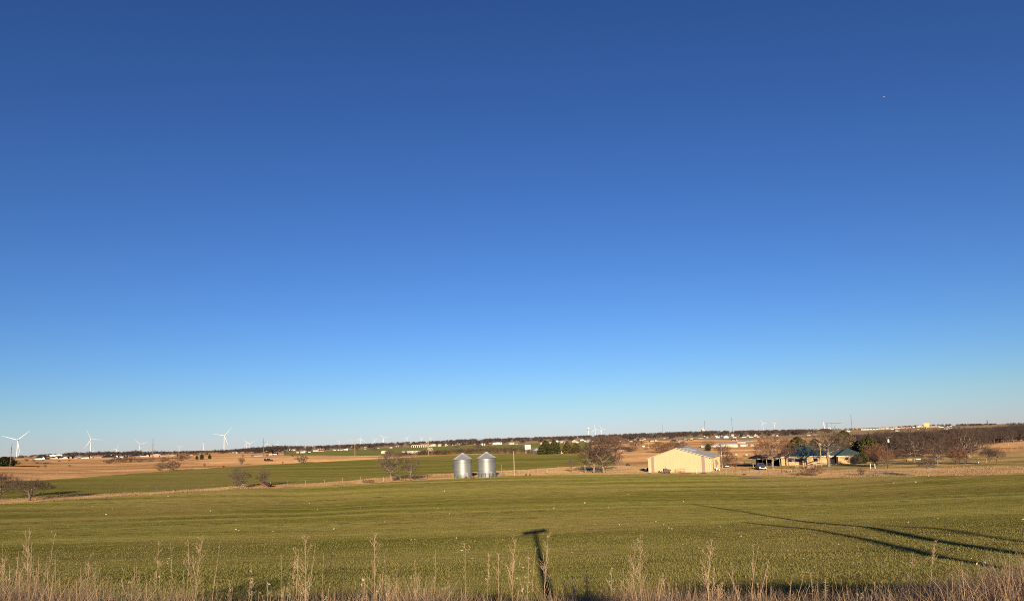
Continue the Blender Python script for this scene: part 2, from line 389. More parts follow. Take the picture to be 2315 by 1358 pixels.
# ------------------------------------------------------------------ tree prototypes, one unit wide and one unit high
m_bark = mat('bark', (.21, .155, .115), .9, var=.3, scale=6)
m_bark_pale = mat('pale_bark', (.36, .27, .19), .9, var=.3, scale=6)
m_twig = mat('twig', (.155, .102, .074), .9, var=.3, scale=.6, island=.35)
m_twig_red = mat('reddish_twig', (.27, .14, .085), .9, var=.25, scale=.6, island=.35)
m_twig_grey = mat('grey_twig', (.205, .148, .10), .9, var=.25, scale=.6, island=.35)
m_wood = mat('woodland_twig', (.118, .084, .068), .9, var=.42, scale=.06, island=.4)
m_cedar = mat('cedar_foliage', (.072, .074, .022), .8, var=.45, scale=1.4, island=.5)
m_cedar_brown = mat('winter_cedar_foliage', (.12, .092, .036), .8, var=.4, scale=1.4, island=.5)
def gen_tree(seed, base=.25, rx=.5, shape='round', n=420, fan=6, tw=.055, trunk_r=.03, stems=1, twig_r=.0021, lean=0.0, upb=.0, hole=.0):
    """branches grown towards points spread through a crown volume, thickened by how many twigs they carry"""
    rs = np.random.RandomState(seed)
    A = []
    lob = rs.normal(0, 1, (9, 3)); lob /= np.linalg.norm(lob, axis=1, keepdims=True); la = rs.uniform(-.22, .2, 9)
    zc = (1 + base) / 2; rz = (1 - base) / 2
    while len(A) < n:
        v = rs.normal(0, 1, 3); v /= np.linalg.norm(v); q = rs.rand() ** (1 / 2.1) * rs.uniform(.92, 1.08)
        f = 1 + sum(a_ * max(0, float(v @ l_)) ** 4 for a_, l_ in zip(la, lob))
        p = v * q * f
        x, y, z = p[0] * rx, p[1] * rx, zc + p[2] * rz
        if shape == 'flat': z = base + (1 - base) * (.25 + .75 * (p[2] * .5 + .5)) * (1 - .45 * (p[0] ** 2 + p[1] ** 2)); 
        elif shape == 'vase':
            k = .45 + .6 * min(1, (p[2] + 1) * .75); x *= k; y *= k
        elif shape == 'cone_up':
            k = .25 + .85 * min(1, (p[2] + 1) * .55); x *= k; y *= k
        elif shape == 'dome':
            z = base + abs(p[2]) * (1 - base)
        if z < .03: continue
        A.append((x + lean * z, y, z))
    A = np.array(A)
    nodes = []; par = []
    if stems == 1:
        tb = base + (.16 if shape != 'flat' else .05) * (1 - base)
        m = 4; bend = rs.normal(0, .012, (m, 2)).cumsum(0)
        for i in range(m + 1):
            o = bend[i-1] if i else np.zeros(2)
            nodes.append((o[0] + lean * tb * i / m * .6, o[1], tb * i / m)); par.append(i - 1)
        root = np.array(nodes[-1])
    else:
        nodes.append((0, 0, 0)); par.append(-1); root = np.zeros(3)
        for k in range(stems):
            a = 6.28 * k / stems + rs.rand(); rr = .10 * rs.rand() + .03
            nodes.append((rr * math.cos(a), rr * math.sin(a), .10 + .1 * rs.rand())); par.append(0)
    order = np.argsort(np.linalg.norm(A - root, axis=1))
    NP = np.zeros((len(A) + 20, 3)); NP[:len(nodes)] = nodes; cnt = len(nodes)
    dist_root = [0.0] * cnt
    first = len(nodes) - 1 if stems == 1 else 1
    for i in order:
        q = A[i]; d = np.linalg.norm(NP[:cnt] - q, axis=1)
        pen = d + .30 * np.array(dist_root) + np.where(NP[:cnt, 2] > q[2] + .02, .10, 0)
        if stems == 1: pen[:max(first - 1, 0)] += 9
        else: pen[0] += 9
        j = int(np.argmin(pen))
        NP[cnt] = q; par.append(j); dist_root.append(dist_root[j] + d[j]); cnt += 1
    NP = NP[:cnt]; par = np.array(par)
    load = np.ones(cnt)
    for i in range(cnt - 1, 0, -1):
        if par[i] >= 0: load[par[i]] += load[i]
    kx = trunk_r / (load.max() ** .5)
    rad = np.maximum(kx * load ** .5, twig_r * 1.2)
    limb = [[], [], [], []]; thin = [[], [], [], []]
    for i in range(1, cnt):
        j = par[i]
        if j < 0: continue
        a, b = NP[j], NP[i]; mid = (a + b) / 2 + rs.normal(0, .10, 3) * np.linalg.norm(b - a) * np.array([1, 1, .6])
        tgt = limb if load[i] >= 7 else thin
        r_a = min(rad[j], rad[i] * 1.5); r_b = rad[i]
        for p, q, r1, r2 in ((a, mid, r_a, (r_a + r_b) / 2), (mid, b, (r_a + r_b) / 2, r_b)):
            tgt[0].append(p); tgt[1].append(q); tgt[2].append(r1); tgt[3].append(r2)
    tips = [i for i in range(first + 1, cnt) if load[i] <= 4]
    for i in tips:
        a = NP[i]; out = a - np.array([0, 0, base * .6]); out /= max(np.linalg.norm(out), 1e-6)
        for k in range(fan):
            d = out * .7 + rs.normal(0, .55, 3) + np.array([0, 0, .12 + upb]); d /= np.linalg.norm(d)
            L = tw * rs.uniform(.5, 1.3); s0 = a + (NP[par[i]] - a) * rs.rand() * .8
            e = s0 + d * L
            thin[0].append(s0); thin[1].append(e); thin[2].append(twig_r); thin[3].append(twig_r * .5)
            d2 = d + rs.normal(0, .6, 3); d2 /= np.linalg.norm(d2)
            thin[0].append(s0 + d * L * .5); thin[1].append(s0 + d * L * .5 + d2 * L * .6); thin[2].append(twig_r * .8); thin[3].append(twig_r * .4)
    if stems == 1 and trunk_r > .01:      # root flare
        limb[0].append(np.array([0, 0, -.02])); limb[1].append(np.array([0, 0, .03])); limb[2].append(trunk_r * 1.5); limb[3].append(trunk_r * 1.02)
    E = np.array(thin[1]); sx = np.percentile(np.abs(E[:, 0]), 97); sz = np.percentile(E[:, 2], 98.5)
    sc = np.array([.5 / sx, .5 / sx, 1.0 / sz])
    out = []
    for g, sides in ((limb, 6), (thin, 3)):
        p0 = np.array(g[0]) * sc; p1 = np.array(g[1]) * sc
        out.append(tubes(p0, p1, g[2], g[3], sides))
    return out
PROTO = {}
def proto(kind, seed, **kw):
    (lv, lf), (tv, tf) = gen_tree(seed, **kw)
    PROTO[kind] = (mesh_np(kind + '_limbs', lv, [lf]), mesh_np(kind + '_twigs', tv, [tf]))
proto('spread', 3, base=.20, rx=.62, n=460, fan=5, tw=.085, trunk_r=.030, shape='round')
proto('spread2', 8, base=.34, rx=.60, n=340, fan=4, tw=.085, trunk_r=.032)
proto('vase', 5, base=.14, rx=.46, n=520, fan=5, tw=.085, trunk_r=.026, shape='vase', upb=.1)
proto('vase2', 21, base=.18, rx=.45, n=480, fan=5, tw=.085, trunk_r=.024, shape='round', upb=.1)
proto('oak', 14, base=.14, rx=.70, n=560, fan=7, tw=.075, trunk_r=.045, shape='dome')
proto('shrub', 6, base=.02, rx=.5, n=420, fan=5, tw=.10, trunk_r=.02, stems=9, shape='vase', upb=.15, twig_r=.003)
proto('shrub2', 9, base=.0, rx=.55, n=360, fan=5, tw=.10, trunk_r=.018, stems=11, shape='round', upb=.1, twig_r=.0034)
proto('fan', 12, base=.04, rx=.48, n=280, fan=5, tw=.11, trunk_r=.018, stems=7, shape='cone_up', upb=.25, twig_r=.0032)
proto('umbrella', 30, base=.20, rx=.62, n=460, fan=4, tw=.10, trunk_r=.030, shape='flat', twig_r=.0019)
proto('sparse', 17, base=.30, rx=.44, n=90, fan=4, tw=.13, trunk_r=.026, shape='vase', upb=.15, twig_r=.0035)
# far trees : few, thicker twigs in one mesh
FARP = []
for k_, sd in enumerate((41, 42, 43, 44, 45, 46)):
    (lv, lf), (tv, tf) = gen_tree(sd, base=.06 + .05 * (k_ % 3), rx=.55, n=90, fan=5, tw=.15, trunk_r=.03, shape=('round', 'dome', 'vase')[k_ % 3], twig_r=.009)
    FARP.append((np.concatenate([lv, tv]), np.concatenate([lf, tf + len(lv)])))
FARM = [mesh_np('far_tree_%d' % i, v, [f]) for i, (v, f) in enumerate(FARP)]
for me in FARM: me.materials.append(m_wood)
def leaf_cloud(seed, n, shape, size):
    """many small two-leaf sprays inside a crown volume; shape(h)->radius at height 0..1"""
    rs = np.random.RandomState(seed)
    lob = rs.normal(0, 1, (60, 3)); lob /= np.linalg.norm(lob, axis=1, keepdims=True)
    P = []
    while len(P) < n:
        h = rs.rand(); a = rs.rand() * 6.28; rad = shape(h)
        bump = 1 + .22 * math.sin(5 * a + 9 * h) * math.sin(13 * h + 2 * a) + .12 * math.sin(11 * a - 17 * h)
        q = (rs.rand() ** .42) * rad * bump
        P.append((q * math.cos(a), q * math.sin(a), h))
    P = np.array(P); N = len(P)
    d = P - np.array([0, 0, .35]); d[:, 2] *= .6; d += rs.normal(0, .25, d.shape); d /= np.linalg.norm(d, axis=1, keepdims=True)
    t = np.cross(d, rs.normal(0, 1, (N, 3))); t /= np.linalg.norm(t, axis=1, keepdims=True)
    s = size * (.6 + .8 * rs.rand(N))[:, None]
    V = np.stack([P - t * s * .35, P + d * s, P + t * s * .35, P - d * s * .4], 1).reshape(-1, 3)
    F = np.arange(N * 4).reshape(N, 4)
    return V, F
CED = []
for k_, (sd, shp) in enumerate([(1, lambda h: .5 * (1 - h) ** .6 * (.35 + 1.2 * min(h * 4, 1) * .65)),
                                (2, lambda h: .48 * math.sin(math.pi * min(1, .12 + h * .88)) ** .7),
                                (3, lambda h: .5 * (1 - h ** 1.6) ** .8)]):
    v, f = leaf_cloud(sd, 3400, shp, .075)
    CED.append(mesh_np('cedar_crown_%d' % k_, v, [f]))
CTR = MB().tube((0, 0, 0), (0, 0, .8), .03, .01, 6)
TRUNK_ME = bpy.data.meshes.new('cedar_trunk'); TRUNK_ME.from_pydata(CTR.v, [], CTR.f); TRUNK_ME.materials.append(m_bark)
_mc = {}
def with_mat(me, m):
    k = (me.name, m.name)
    if k not in _mc:
        c = me.copy(); c.materials.clear(); c.materials.append(m); _mc[k] = c
    return _mc[k]
def tree(kind, px, py, wpx, hpx, label, group=None, cat='tree', name='bare_tree', tm=None, bm=None, r=None, rz=None, sq=1.0):
    p = at(px, py, r); s = mpp(p)
    t = thing(name, p - Vector((0, 0, .05)), label, cat, group, rz=random.random() * 6.28 if rz is None else rz, scale=(wpx * s, wpx * s * sq, hpx * s))
    a, b = PROTO[kind]
    link('trunk', with_mat(a, bm or m_bark), None, t); link('crown', with_mat(b, tm or m_twig), None, t)
    return t
def cedar(k, px, py, wpx, hpx, label, group=None, cat='tree', name='cedar_tree', m=None, r=None):
    p = at(px, py, r); s = mpp(p)
    t = thing(name, p - Vector((0, 0, .05)), label, cat, group, rz=random.random() * 6.28, scale=(wpx * s, wpx * s, hpx * s))
    link('trunk', TRUNK_ME, None, t); link('crown', with_mat(CED[k], m or m_cedar), None, t)
    return t
# ---- trees along the hedge strip and in the near ground
tree('umbrella', -1, 1129, 84, 60, 'bare spreading tree cut off by the left edge of the photo', tm=m_twig)
tree('umbrella', 68, 1132, 96, 49, 'low bare tree with short crooked trunk beside the left edge', tm=m_twig)
tree('shrub', 541, 1102.5, 46, 47, 'rounded bare tree growing up through the rusty hay rake', tm=m_twig_grey)
tree('fan', 594, 1099, 30, 38, 'thin bare tree behind the tipped rusty wagon', tm=m_twig_grey)
tree('vase', 884, 1087, 62, 66, 'larger of two bare trees by the pipe pens left of the grain bins', tm=m_twig_grey, bm=m_bark_pale)
tree('vase2', 929, 1085, 42, 56, 'smaller of two bare trees by the pipe pens left of the grain bins', tm=m_twig_grey, bm=m_bark_pale)
tree('sparse', 1292, 1067, 28, 34, 'small dark bare tree standing alone between grain bins and big trees', tm=m_bark, bm=m_bark)
tree('spread', 1343, 1069, 78, 66, 'leaning bare tree with pale trunk left of the tallest bare tree', tm=m_twig, bm=m_bark_pale, rz=1.0)
tree('vase', 1365, 1069, 80, 82, 'tallest bare tree with pale trunk between grain bins and tan barn', tm=m_twig, bm=m_bark_pale)
tree('sparse', 1389, 1063, 24, 36, 'slender bare sapling, left of the pair between tall tree and barn', tm=m_twig, bm=m_bark_pale)
tree('sparse', 1398, 1061, 28, 38, 'slender bare sapling, right of the pair between tall tree and barn', tm=m_twig, bm=m_bark_pale)
tree('shrub2', 1646, 1056, 34, 36, 'leaning bare bush at the right end of the tan barn', cat='bush', name='bare_bush', tm=m_twig)
tree('spread', 1747, 1058, 92, 75, 'broad brown bare tree in front of the carport', tm=m_twig_red, bm=m_bark_pale, rz=.4)
tree('sparse', 1783, 1052, 36, 56, 'bare tree with grey trunk at the left end of the ranch house', tm=m_twig, bm=m_bark_pale)
tree('spread2', 1874, 1054, 100, 84, 'large bare tree with pale limbs in front of the green roof', tm=m_twig_grey, bm=m_bark_pale, rz=2.2)
tree('shrub', 1930, 1050, 34, 24, 'grey bush at the right corner of the ranch house', cat='bush', name='bare_bush', tm=m_twig_grey)
cedar(1, 1951, 1047, 22, 26, 'small green cedar beside the right end of the ranch house')
tree('fan', 1982, 1054, 50, 52, 'reddish brown bare bush left of the leaning utility pole', cat='bush', name='bare_bush', tm=m_twig_red)
tree('vase', 2000, 1056, 26, 40, 'narrow dark tree at the foot of the leaning utility pole', tm=m_twig_red)
tree('vase2', 2014, 1054, 22, 38, 'forked small tree just right of the leaning utility pole', tm=m_twig_red)
tree('shrub2', 1838, 1075, 50, 24, 'dense reddish bush on the bank at the field edge below the ranch house', cat='bush', name='bare_bush', tm=m_twig_red, bm=m_twig_red)
tree('shrub', 1948, 1074, 16, 18, 'thin grey bush in the tall tan grass below the ranch house', cat='bush', name='bare_bush', tm=m_twig)
tree('umbrella', 2099, 1076.5, 40, 46, 'small lone tree with slim bent trunk at the right field edge', tm=m_twig, bm=m_bark_pale)
tree('vase', 2066, 1044, 52, 62, 'bare tree with grey trunk behind the clutter of white panels', tm=m_twig, bm=m_bark_pale)
tree('vase2', 2120, 1051, 50, 58, 'bare tree with thin pale trunk left of the two reddish bushes', tm=m_twig, bm=m_bark_pale)
tree('fan', 2163, 1049, 42, 40, 'wider of two reddish bushes right of the lone small tree', cat='bush', name='bare_bush', tm=m_twig_red)
tree('fan', 2182, 1049, 20, 34, 'narrower of two reddish bushes right of the lone small tree', cat='bush', name='bare_bush', tm=m_twig_red)
tree('oak', 2192, 1033, 84, 62, 'large dark oak with twisted limbs leaning on the wood edge', tm=m_twig, bm=m_bark_pale)
tree('umbrella', 2237, 1049, 34, 38, 'left of two small round trees on short stems in the right pasture', tm=m_twig)
tree('umbrella', 2254, 1049, 36, 36, 'right of two small round trees on short stems in the right pasture', tm=m_twig)
# ---- cedars
cedar(2, 1234, 1026, 36, 30, 'dark green cedar clump in front of the red roofed house')
cedar(1, 1254, 1025.5, 27, 29, 'right half of the dark cedar clump beside the tan cottage')
cedar(0, 1283, 1024.5, 25, 27, 'brownish cedar behind the tan cottage', m=m_cedar_brown)
cedar(0, 1303, 1024, 26, 22, 'olive cedar right of the tan cottage', m=m_cedar_brown)
cedar(2, 1806, 1042, 84, 56, 'broad olive evergreen behind the left half of the green roof', m=m_cedar_brown, r=245)
cedar(2, 1846, 1040, 72, 50, 'dark evergreen behind the middle of the green roof', r=247, m=m_cedar_brown)
cedar(2, 1912, 1040, 86, 66, 'tall olive evergreen behind the right half of the green roof', m=m_cedar_brown, r=246)
cedar(1, 1968, 1046, 44, 56, 'dark pine with layered boughs between green roof and leaning pole', r=238)
cedar(0, 9, 1053.5, 56, 21, 'dark cedar at the left edge beside the first utility pole')
cedar(0, 445, 1038, 7, 9, 'smallest of three little cedars in a row on the left pasture')
cedar(1, 456, 1038, 9, 12, 'tallest of three little cedars in a row on the left pasture')
cedar(0, 474, 1037, 8, 11, 'rightmost of three little cedars in a row on the left pasture')
# ---- brush on the left pasture
tree('shrub', 363, 1064, 26, 20, 'left of a pair of bare bushes at the pasture edge', cat='bush', name='bare_bush', tm=m_twig_grey)
tree('shrub2', 391, 1063, 30, 22, 'right of a pair of bare bushes at the pasture edge', cat='bush', name='bare_bush', tm=m_twig)
tree('fan', 546, 1050, 16, 17, 'small leafless bush alone below the parked dark pickup', cat='bush', name='bare_bush', tm=m_twig_red)
tree('shrub', 683, 1046, 26, 17, 'wind bent dark bush beside the right end of the left pasture', cat='bush', name='bare_bush', tm=m_twig)
tree('shrub2', 410, 1041.5, 38, 16, 'dense dark thicket left of the three little cedars', cat='bush', name='bare_bush', tm=m_twig)
tree('shrub', 370, 1043, 30, 12, 'brown thicket just left of the dense dark thicket', cat='bush', name='bare_bush', tm=m_twig_red)
for i, (x, y, w, h) in enumerate([(246, 1047, 22, 9), (262, 1045, 22, 13), (278, 1045, 22, 14), (296, 1044, 22, 13), (315, 1044, 24, 11), (340, 1043, 24, 10)]):
    tree(('shrub', 'shrub2')[i % 2], x, y, w, h, 'brown leafless scrub in the ragged row on the left pasture crest', 'scrub row on the left pasture', 'bush', 'bare_bush', tm=m_twig_red if i % 2 else m_twig)
for i, (x, y, w, h) in enumerate([(60, 1042.5, 10, 6), (76, 1043, 6, 6), (97, 1042, 5, 4), (86, 1057, 5, 6), (102, 1056.5, 7, 7), (134, 1043, 8, 3), (157, 1042, 6, 4), (157, 1054, 8, 4),
                                  (462, 1055, 7, 9), (505, 1056, 6, 5), (549, 1033, 6, 6), (570, 1032.5, 5, 6), (604, 1032, 6, 6), (661, 1031, 8, 5), (639, 1048, 5, 6), (104, 1048, 22, 4), (84, 1047.5, 16, 4)]):
    tree(('fan', 'shrub')[i % 2], x, y, w, h, 'small brown tuft of brush dotted over the left pasture', 'brush tufts on the left pasture', 'bush', 'brush_tuft', tm=m_twig_red if i % 3 else m_twig)
# ---- creek brush in front of the green field and behind it
for i in range(26):
    x = 905 + i * 12.4 + random.uniform(-4, 4)
    y = float(np.interp(x, [900, 940, 1040, 1100, 1190, 1230], [1029, 1028.5, 1025.8, 1024.8, 1024.2, 1024.8]))
    h = float(np.interp(x, [900, 950, 1000, 1090, 1110, 1150, 1200, 1230], [7, 10, 11, 12, 18, 17, 14, 11])) * random.uniform(.8, 1.15)
    if 1185 < x < 1225: h *= .6
    tree(('shrub', 'shrub2', 'vase', 'fan')[i % 4], x, y, random.uniform(17, 27), h, 'brown leafless brush in the creek row behind the far wheat field', 'creek brush behind the far wheat field', 'bush', 'bare_bush',
         tm=(m_twig_red, m_twig, m_twig)[i % 3])
for x, y, w, h, l in [(1032.5, 1014, 13, 9, 'round dark tree alone on the green field above the left grain bin'),
                      (1081, 1017, 24, 15, 'low dark tree on the green field above the right grain bin'),
                      (805, 1021, 14, 11, 'brown tree on the green field right of the tall grey pole'),
                      (846, 1021, 24, 13, 'reddish brown tree on the green field left of the cream shed'),
                      (880, 1030, 22, 13, 'dark bush in front of the grey roofed open barn'),
                      (694, 1028, 7, 9, 'little grey tree at the left end of the green field')]:
    tree('spread', x, y, w, h, l, tm=m_twig)
# ---- middle distance right of centre
for i, (x, y, w, h, k, l) in enumerate([
    (1376, 1010, 66, 27, 'spread', 'wide reddish bare tree rising behind the brown roofed house'),
    (1355, 1015, 66, 32, 'spread', 'bare brown tree behind the leaning pale trunked tree'),
    (1392, 1016, 56, 30, 'vase2', 'bare brown tree behind the tallest bare tree'),
    (1437, 1018, 44, 28, 'spread2', 'bare grey tree right of the brown roofed house'),
    (1425, 1021, 30, 14, 'shrub', 'low bare bush in front of the brown roofed house'),
    (1486, 1004, 12, 8, 'oak', 'small dark flat topped tree on the pasture above the barn'),
    (1500, 1024, 52, 26, 'shrub', 'brushy bare tree behind the left slope of the barn roof'),
    (1530, 1020, 46, 26, 'shrub2', 'brushy bare tree behind the barn ridge'),
    (1603, 1018, 30, 22, 'vase', 'dark bare tree in front of the long white greenhouse'),
    (1634, 1030, 34, 28, 'shrub', 'brown brush behind the right end of the barn roof')]):
    tree(k, x, y, w, h, l, tm=m_twig if i % 2 else m_twig_red)
cedar(1, 1601, 1019, 14, 16, 'small dark cedar in front of the long white greenhouse')
# ------------------------------------------------------------------ wind turbines
m_white = mat('turbine_white', (.86, .86, .84), .5, var=.03)
m_tow = MB().lathe([(2.2, 0), (2.1, .05), (1.75, .5), (1.25, 1.0)], 14)
TOWER = bpy.data.meshes.new('turbine_tower'); TOWER.from_pydata(m_tow.v, [], m_tow.f); TOWER.materials.append(m_white)
def blade_mesh():
    prof = [(0, .9, .9), (2, 1.0, 1.0), (8, 2.3, .55), (16, 2.0, .4), (32, 1.3, .25), (46, .65, .12), (51, .15, .05)]
    vs = []; fs = []
    for z, c, t in prof:
        tw = R(14 * (1 - z / 51))
        for x, y in ((-.35 * c, 0), (0, t * .5), (.65 * c, 0), (0, -t * .5)):
            vs.append((x * math.cos(tw) - y * math.sin(tw), x * math.sin(tw) + y * math.cos(tw), z))
    for i in range(len(prof) - 1):
        for k in range(4): fs.append((i*4 + k, i*4 + (k+1) % 4, i*4 + 4 + (k+1) % 4, i*4 + 4 + k))
    fs += [(3, 2, 1, 0), tuple(len(vs) - 4 + k for k in range(4))]
    me = bpy.data.meshes.new('turbine_blade'); me.from_pydata(vs, [], fs); me.materials.append(m_white); return me
BLADE = blade_mesh()
NAC = MB().box((0, 2.2, .6), (3.6, 10, 3.8)); NACM = bpy.data.meshes.new('turbine_nacelle'); NACM.from_pydata(NAC.v, [], NAC.f); NACM.materials.append(m_white)
HUB = MB().lathe([(.2, -2.2), (1.0, -1.6), (1.6, -.4), (1.7, .9)], 12); HUB.v = [(x, -(-z) if False else z, y) for x, y, z in HUB.v]
HUBM = bpy.data.meshes.new('turbine_hub'); HUBM.from_pydata(HUB.v, [], HUB.f); HUBM.materials.append(m_white)
TURB = [  # hub px, hub py, blade px, blade angle, yaw, label
 (40, 994, 31, 287, -14, 'largest turbine at the far left, one blade hanging low right of its tower'),
 (206, 992.5, 25, 332, 12, 'large turbine above the subdivision with one blade level to the right'),
 (210.5, 1018, 9.5, 5, 8, 'small turbine close behind the foot of the large one above the subdivision'),
 (42.5, 1023, 8, 80, 0, 'tiny turbine mostly hidden behind the tower of the leftmost turbine'),
 (263.5, 1014.5, 11.5, 18, 10, 'turbine over the brown scrub, one blade tilted just right of upright'),
 (317, 1003.5, 16.5, 310, 6, 'mid sized turbine left of the first dark mast with blades in a wide open vee'),
 (406, 1010, 8.5, 302, 4, 'small turbine standing alone right of the first dark mast, blades like a letter Y'),
 (460, 1002, 14, 12, 40, 'turbine turned half sideways, left of the very tall one'),
 (507, 984, 24.7, 38, 10, 'very tall turbine with one blade reaching up right, highest on the left skyline'),
 (564, 1002, 13.5, 301, 4, 'front turbine of an overlapping pair left of the crossarm mast'),
 (557, 1001.5, 10.5, 330, 14, 'rear turbine of an overlapping pair left of the crossarm mast'),
 (604, 1003, 10.5, 354, 6, 'turbine just right of the crossarm mast, one blade upright'),
 (627.5, 1003.4, 9, 15, 8, 'turbine with its foot hidden by the wooded rise right of the crossarm mast'),
 (671, 1000.5, 4.8, 290, 10, 'smallest turbine standing alone in the gap above the brown treeline'),
 (766.5, 997, 6.2, 42, 8, 'small turbine left of the pair flanking the thin grey pole'),
 (796.5, 996.3, 6.2, 300, 4, 'small turbine touching the thin grey pole on its left'),
 (815.5, 991.3, 11.8, 5, 6, 'larger turbine right of the thin grey pole with one blade straight up'),
 (846.5, 993.4, 9.6, 314, 8, 'shorter of two neighbouring turbines left of the bare trees by the pens'),
 (867, 989.5, 12, 314, 8, 'taller of two neighbouring turbines left of the bare trees by the pens'),
 (920, 990, 7.8, 36, 8, 'turbine with one blade level left, standing apart from the two before the thin far pole'),
 (952.6, 990, 8, 317, 8, 'left of two close small turbines beside the thin far pole'),
 (973, 990.5, 6.5, 300, 6, 'right of two close small turbines beside the thin far pole'),
 (1345.5, 969, 12, 348, 10, 'turbine nearest the white water tower'),
 (1359.5, 970, 10.5, 330, 14, 'turbine one step right of the one nearest the water tower'),
 (1724.5, 956.5, 10, 325, 14, 'left of two turbines above the broad brown tree'),
 (1751, 957, 8.3, 303, 8, 'right of two turbines above the broad brown tree')]
for hx, hy, L, a, yaw, lab in TURB:
    d = ray(hx, hy); hd = math.hypot(d[0], d[1]); az = math.atan2(d[0], d[1])
    dist = 51 * FPX / L / math.cos(az); dist *= 1.0
    x, y = d[0] / hd * dist, d[1] / hd * dist; hz = ZC + d[2] / hd * dist
    g = float(terr(x, y))
    t = thing('wind_turbine', (x, y, g), lab, 'wind turbine', 'wind turbines along the skyline', rz=-az + R(yaw))
    o = link('tower', TOWER, None, t, True); o.scale = (1, 1, hz - g)
    n = link('nacelle', NACM, None, t); n.location = (0, 0, hz - g)
    h = link('hub', HUBM, None, t, True); h.location = (0, -3.6, hz - g)
    for k in range(3):
        b = link('blade', BLADE, None, t); b.location = (0, -4.0, hz - g)
        b.rotation_euler = (0, R(a + 1.9 + 120 * k), 0)
# ------------------------------------------------------------------ grain bins
m_galv = mat('galvanised_wall', (.36, .375, .355), .52, metal=.6, var=.26, scale=1.0, stretch=(.07, .07, 1.5), bump=.05)
m_galvr = mat('galvanised_roof', (.62, .62, .60), .45, metal=.6, var=.12, scale=2)
m_dark = mat('dark_iron', (.06, .045, .04), .6, var=.2)
m_rust = mat('rusty_steel', (.22, .095, .05), .8, var=.35, scale=5)
m_conc = mat('concrete', (.45, .41, .35), .9, var=.1)
def grain_bin(px0, px1, pyb, pye, pyt, label, ladder):
    p = at((px0 + px1) / 2, pyb); s = mpp(p)
    Rr = (px1 - px0) / 2 * s; he = (pyb - pye) * s; ht = (pyb - pyt) * s
    p = p + Vector((0, Rr * 1.1, 0)); p.z = float(terr(p.x, p.y))
    t = thing('grain_bin', p, label, 'grain bin', 'grain bins', rz=faceaz(p))
    prof = [(Rr, -.3)]
    n = int(he / .085)
    for i in range(n + 1): prof.append((Rr + (.012 if i % 2 else -.012), he * i / n))
    MB().lathe(prof, 72).build('wall', m_galv, t, True)
    n = 28; rf = MB(); ro = Rr * 1.06; rt = Rr * .17
    vs = []; fs = []
    for k in range(n * 2):
        a = math.pi * k / n; up = .035 if k % 2 == 0 else 0
        vs.append((ro * math.cos(a), ro * math.sin(a), he - .12 + up)); vs.append((rt * math.cos(a), rt * math.sin(a), ht - .28 + up))
    for k in range(n * 2):
        j = (k + 1) % (2 * n); fs.append((2*k, 2*j, 2*j + 1, 2*k + 1))
    rf.add(vs, fs); roof = rf.build('roof', m_galvr, t)
    rb = MB()
    for k in range(n):
        a = 2 * math.pi * k / n; c_, s_ = math.cos(a), math.sin(a)
        rb.tube((ro * c_, ro * s_, he - .06), (rt * c_, rt * s_, ht - .22), .035, n=4)
    rb.build('roof_rib', m_galvr, roof)
    MB().lathe([(rt * 1.2, ht - .32), (rt * 1.25, ht - .1), (rt * .8, ht + .02), (.05, ht + .06)], 24).build('roof_cap', m_galvr, t, True)
    MB().lathe([(Rr * 1.05, -.3), (Rr * 1.05, .06)], 48).build('foundation', m_conc, t)
    MB().lathe([(ro - .02, he - .16), (ro + .01, he - .1)], 48).build('eave_ring', m_dark, t)
    MB().box((Rr * .42, -Rr * .93, 1.0), (.75, .14, 1.2), rz=.42).build('access_door', m_galvr, t)
    if ladder:
        lb = MB().box((-Rr - .35, -.2, he * .60), (.55, .5, .75)).tube((-Rr - .35, -.2, he * .60 + .3), (-Rr - .3, -.2, he * .60 + .75), .28, .05, 6)
        lb.build('unloading_hopper', m_dark, t)
        MB().box((-Rr - .12, -.2, he * .60), (.3, .12, .12)).build('bracket', m_dark, t)
grain_bin(1024, 1066.5, 1080.5, 1038, 1024, 'left galvanised grain bin with a dark box on its left side', True)
grain_bin(1079, 1121.5, 1078.5, 1035, 1021.5, 'right galvanised grain bin with cleaner ribs, beside the tan post', False)
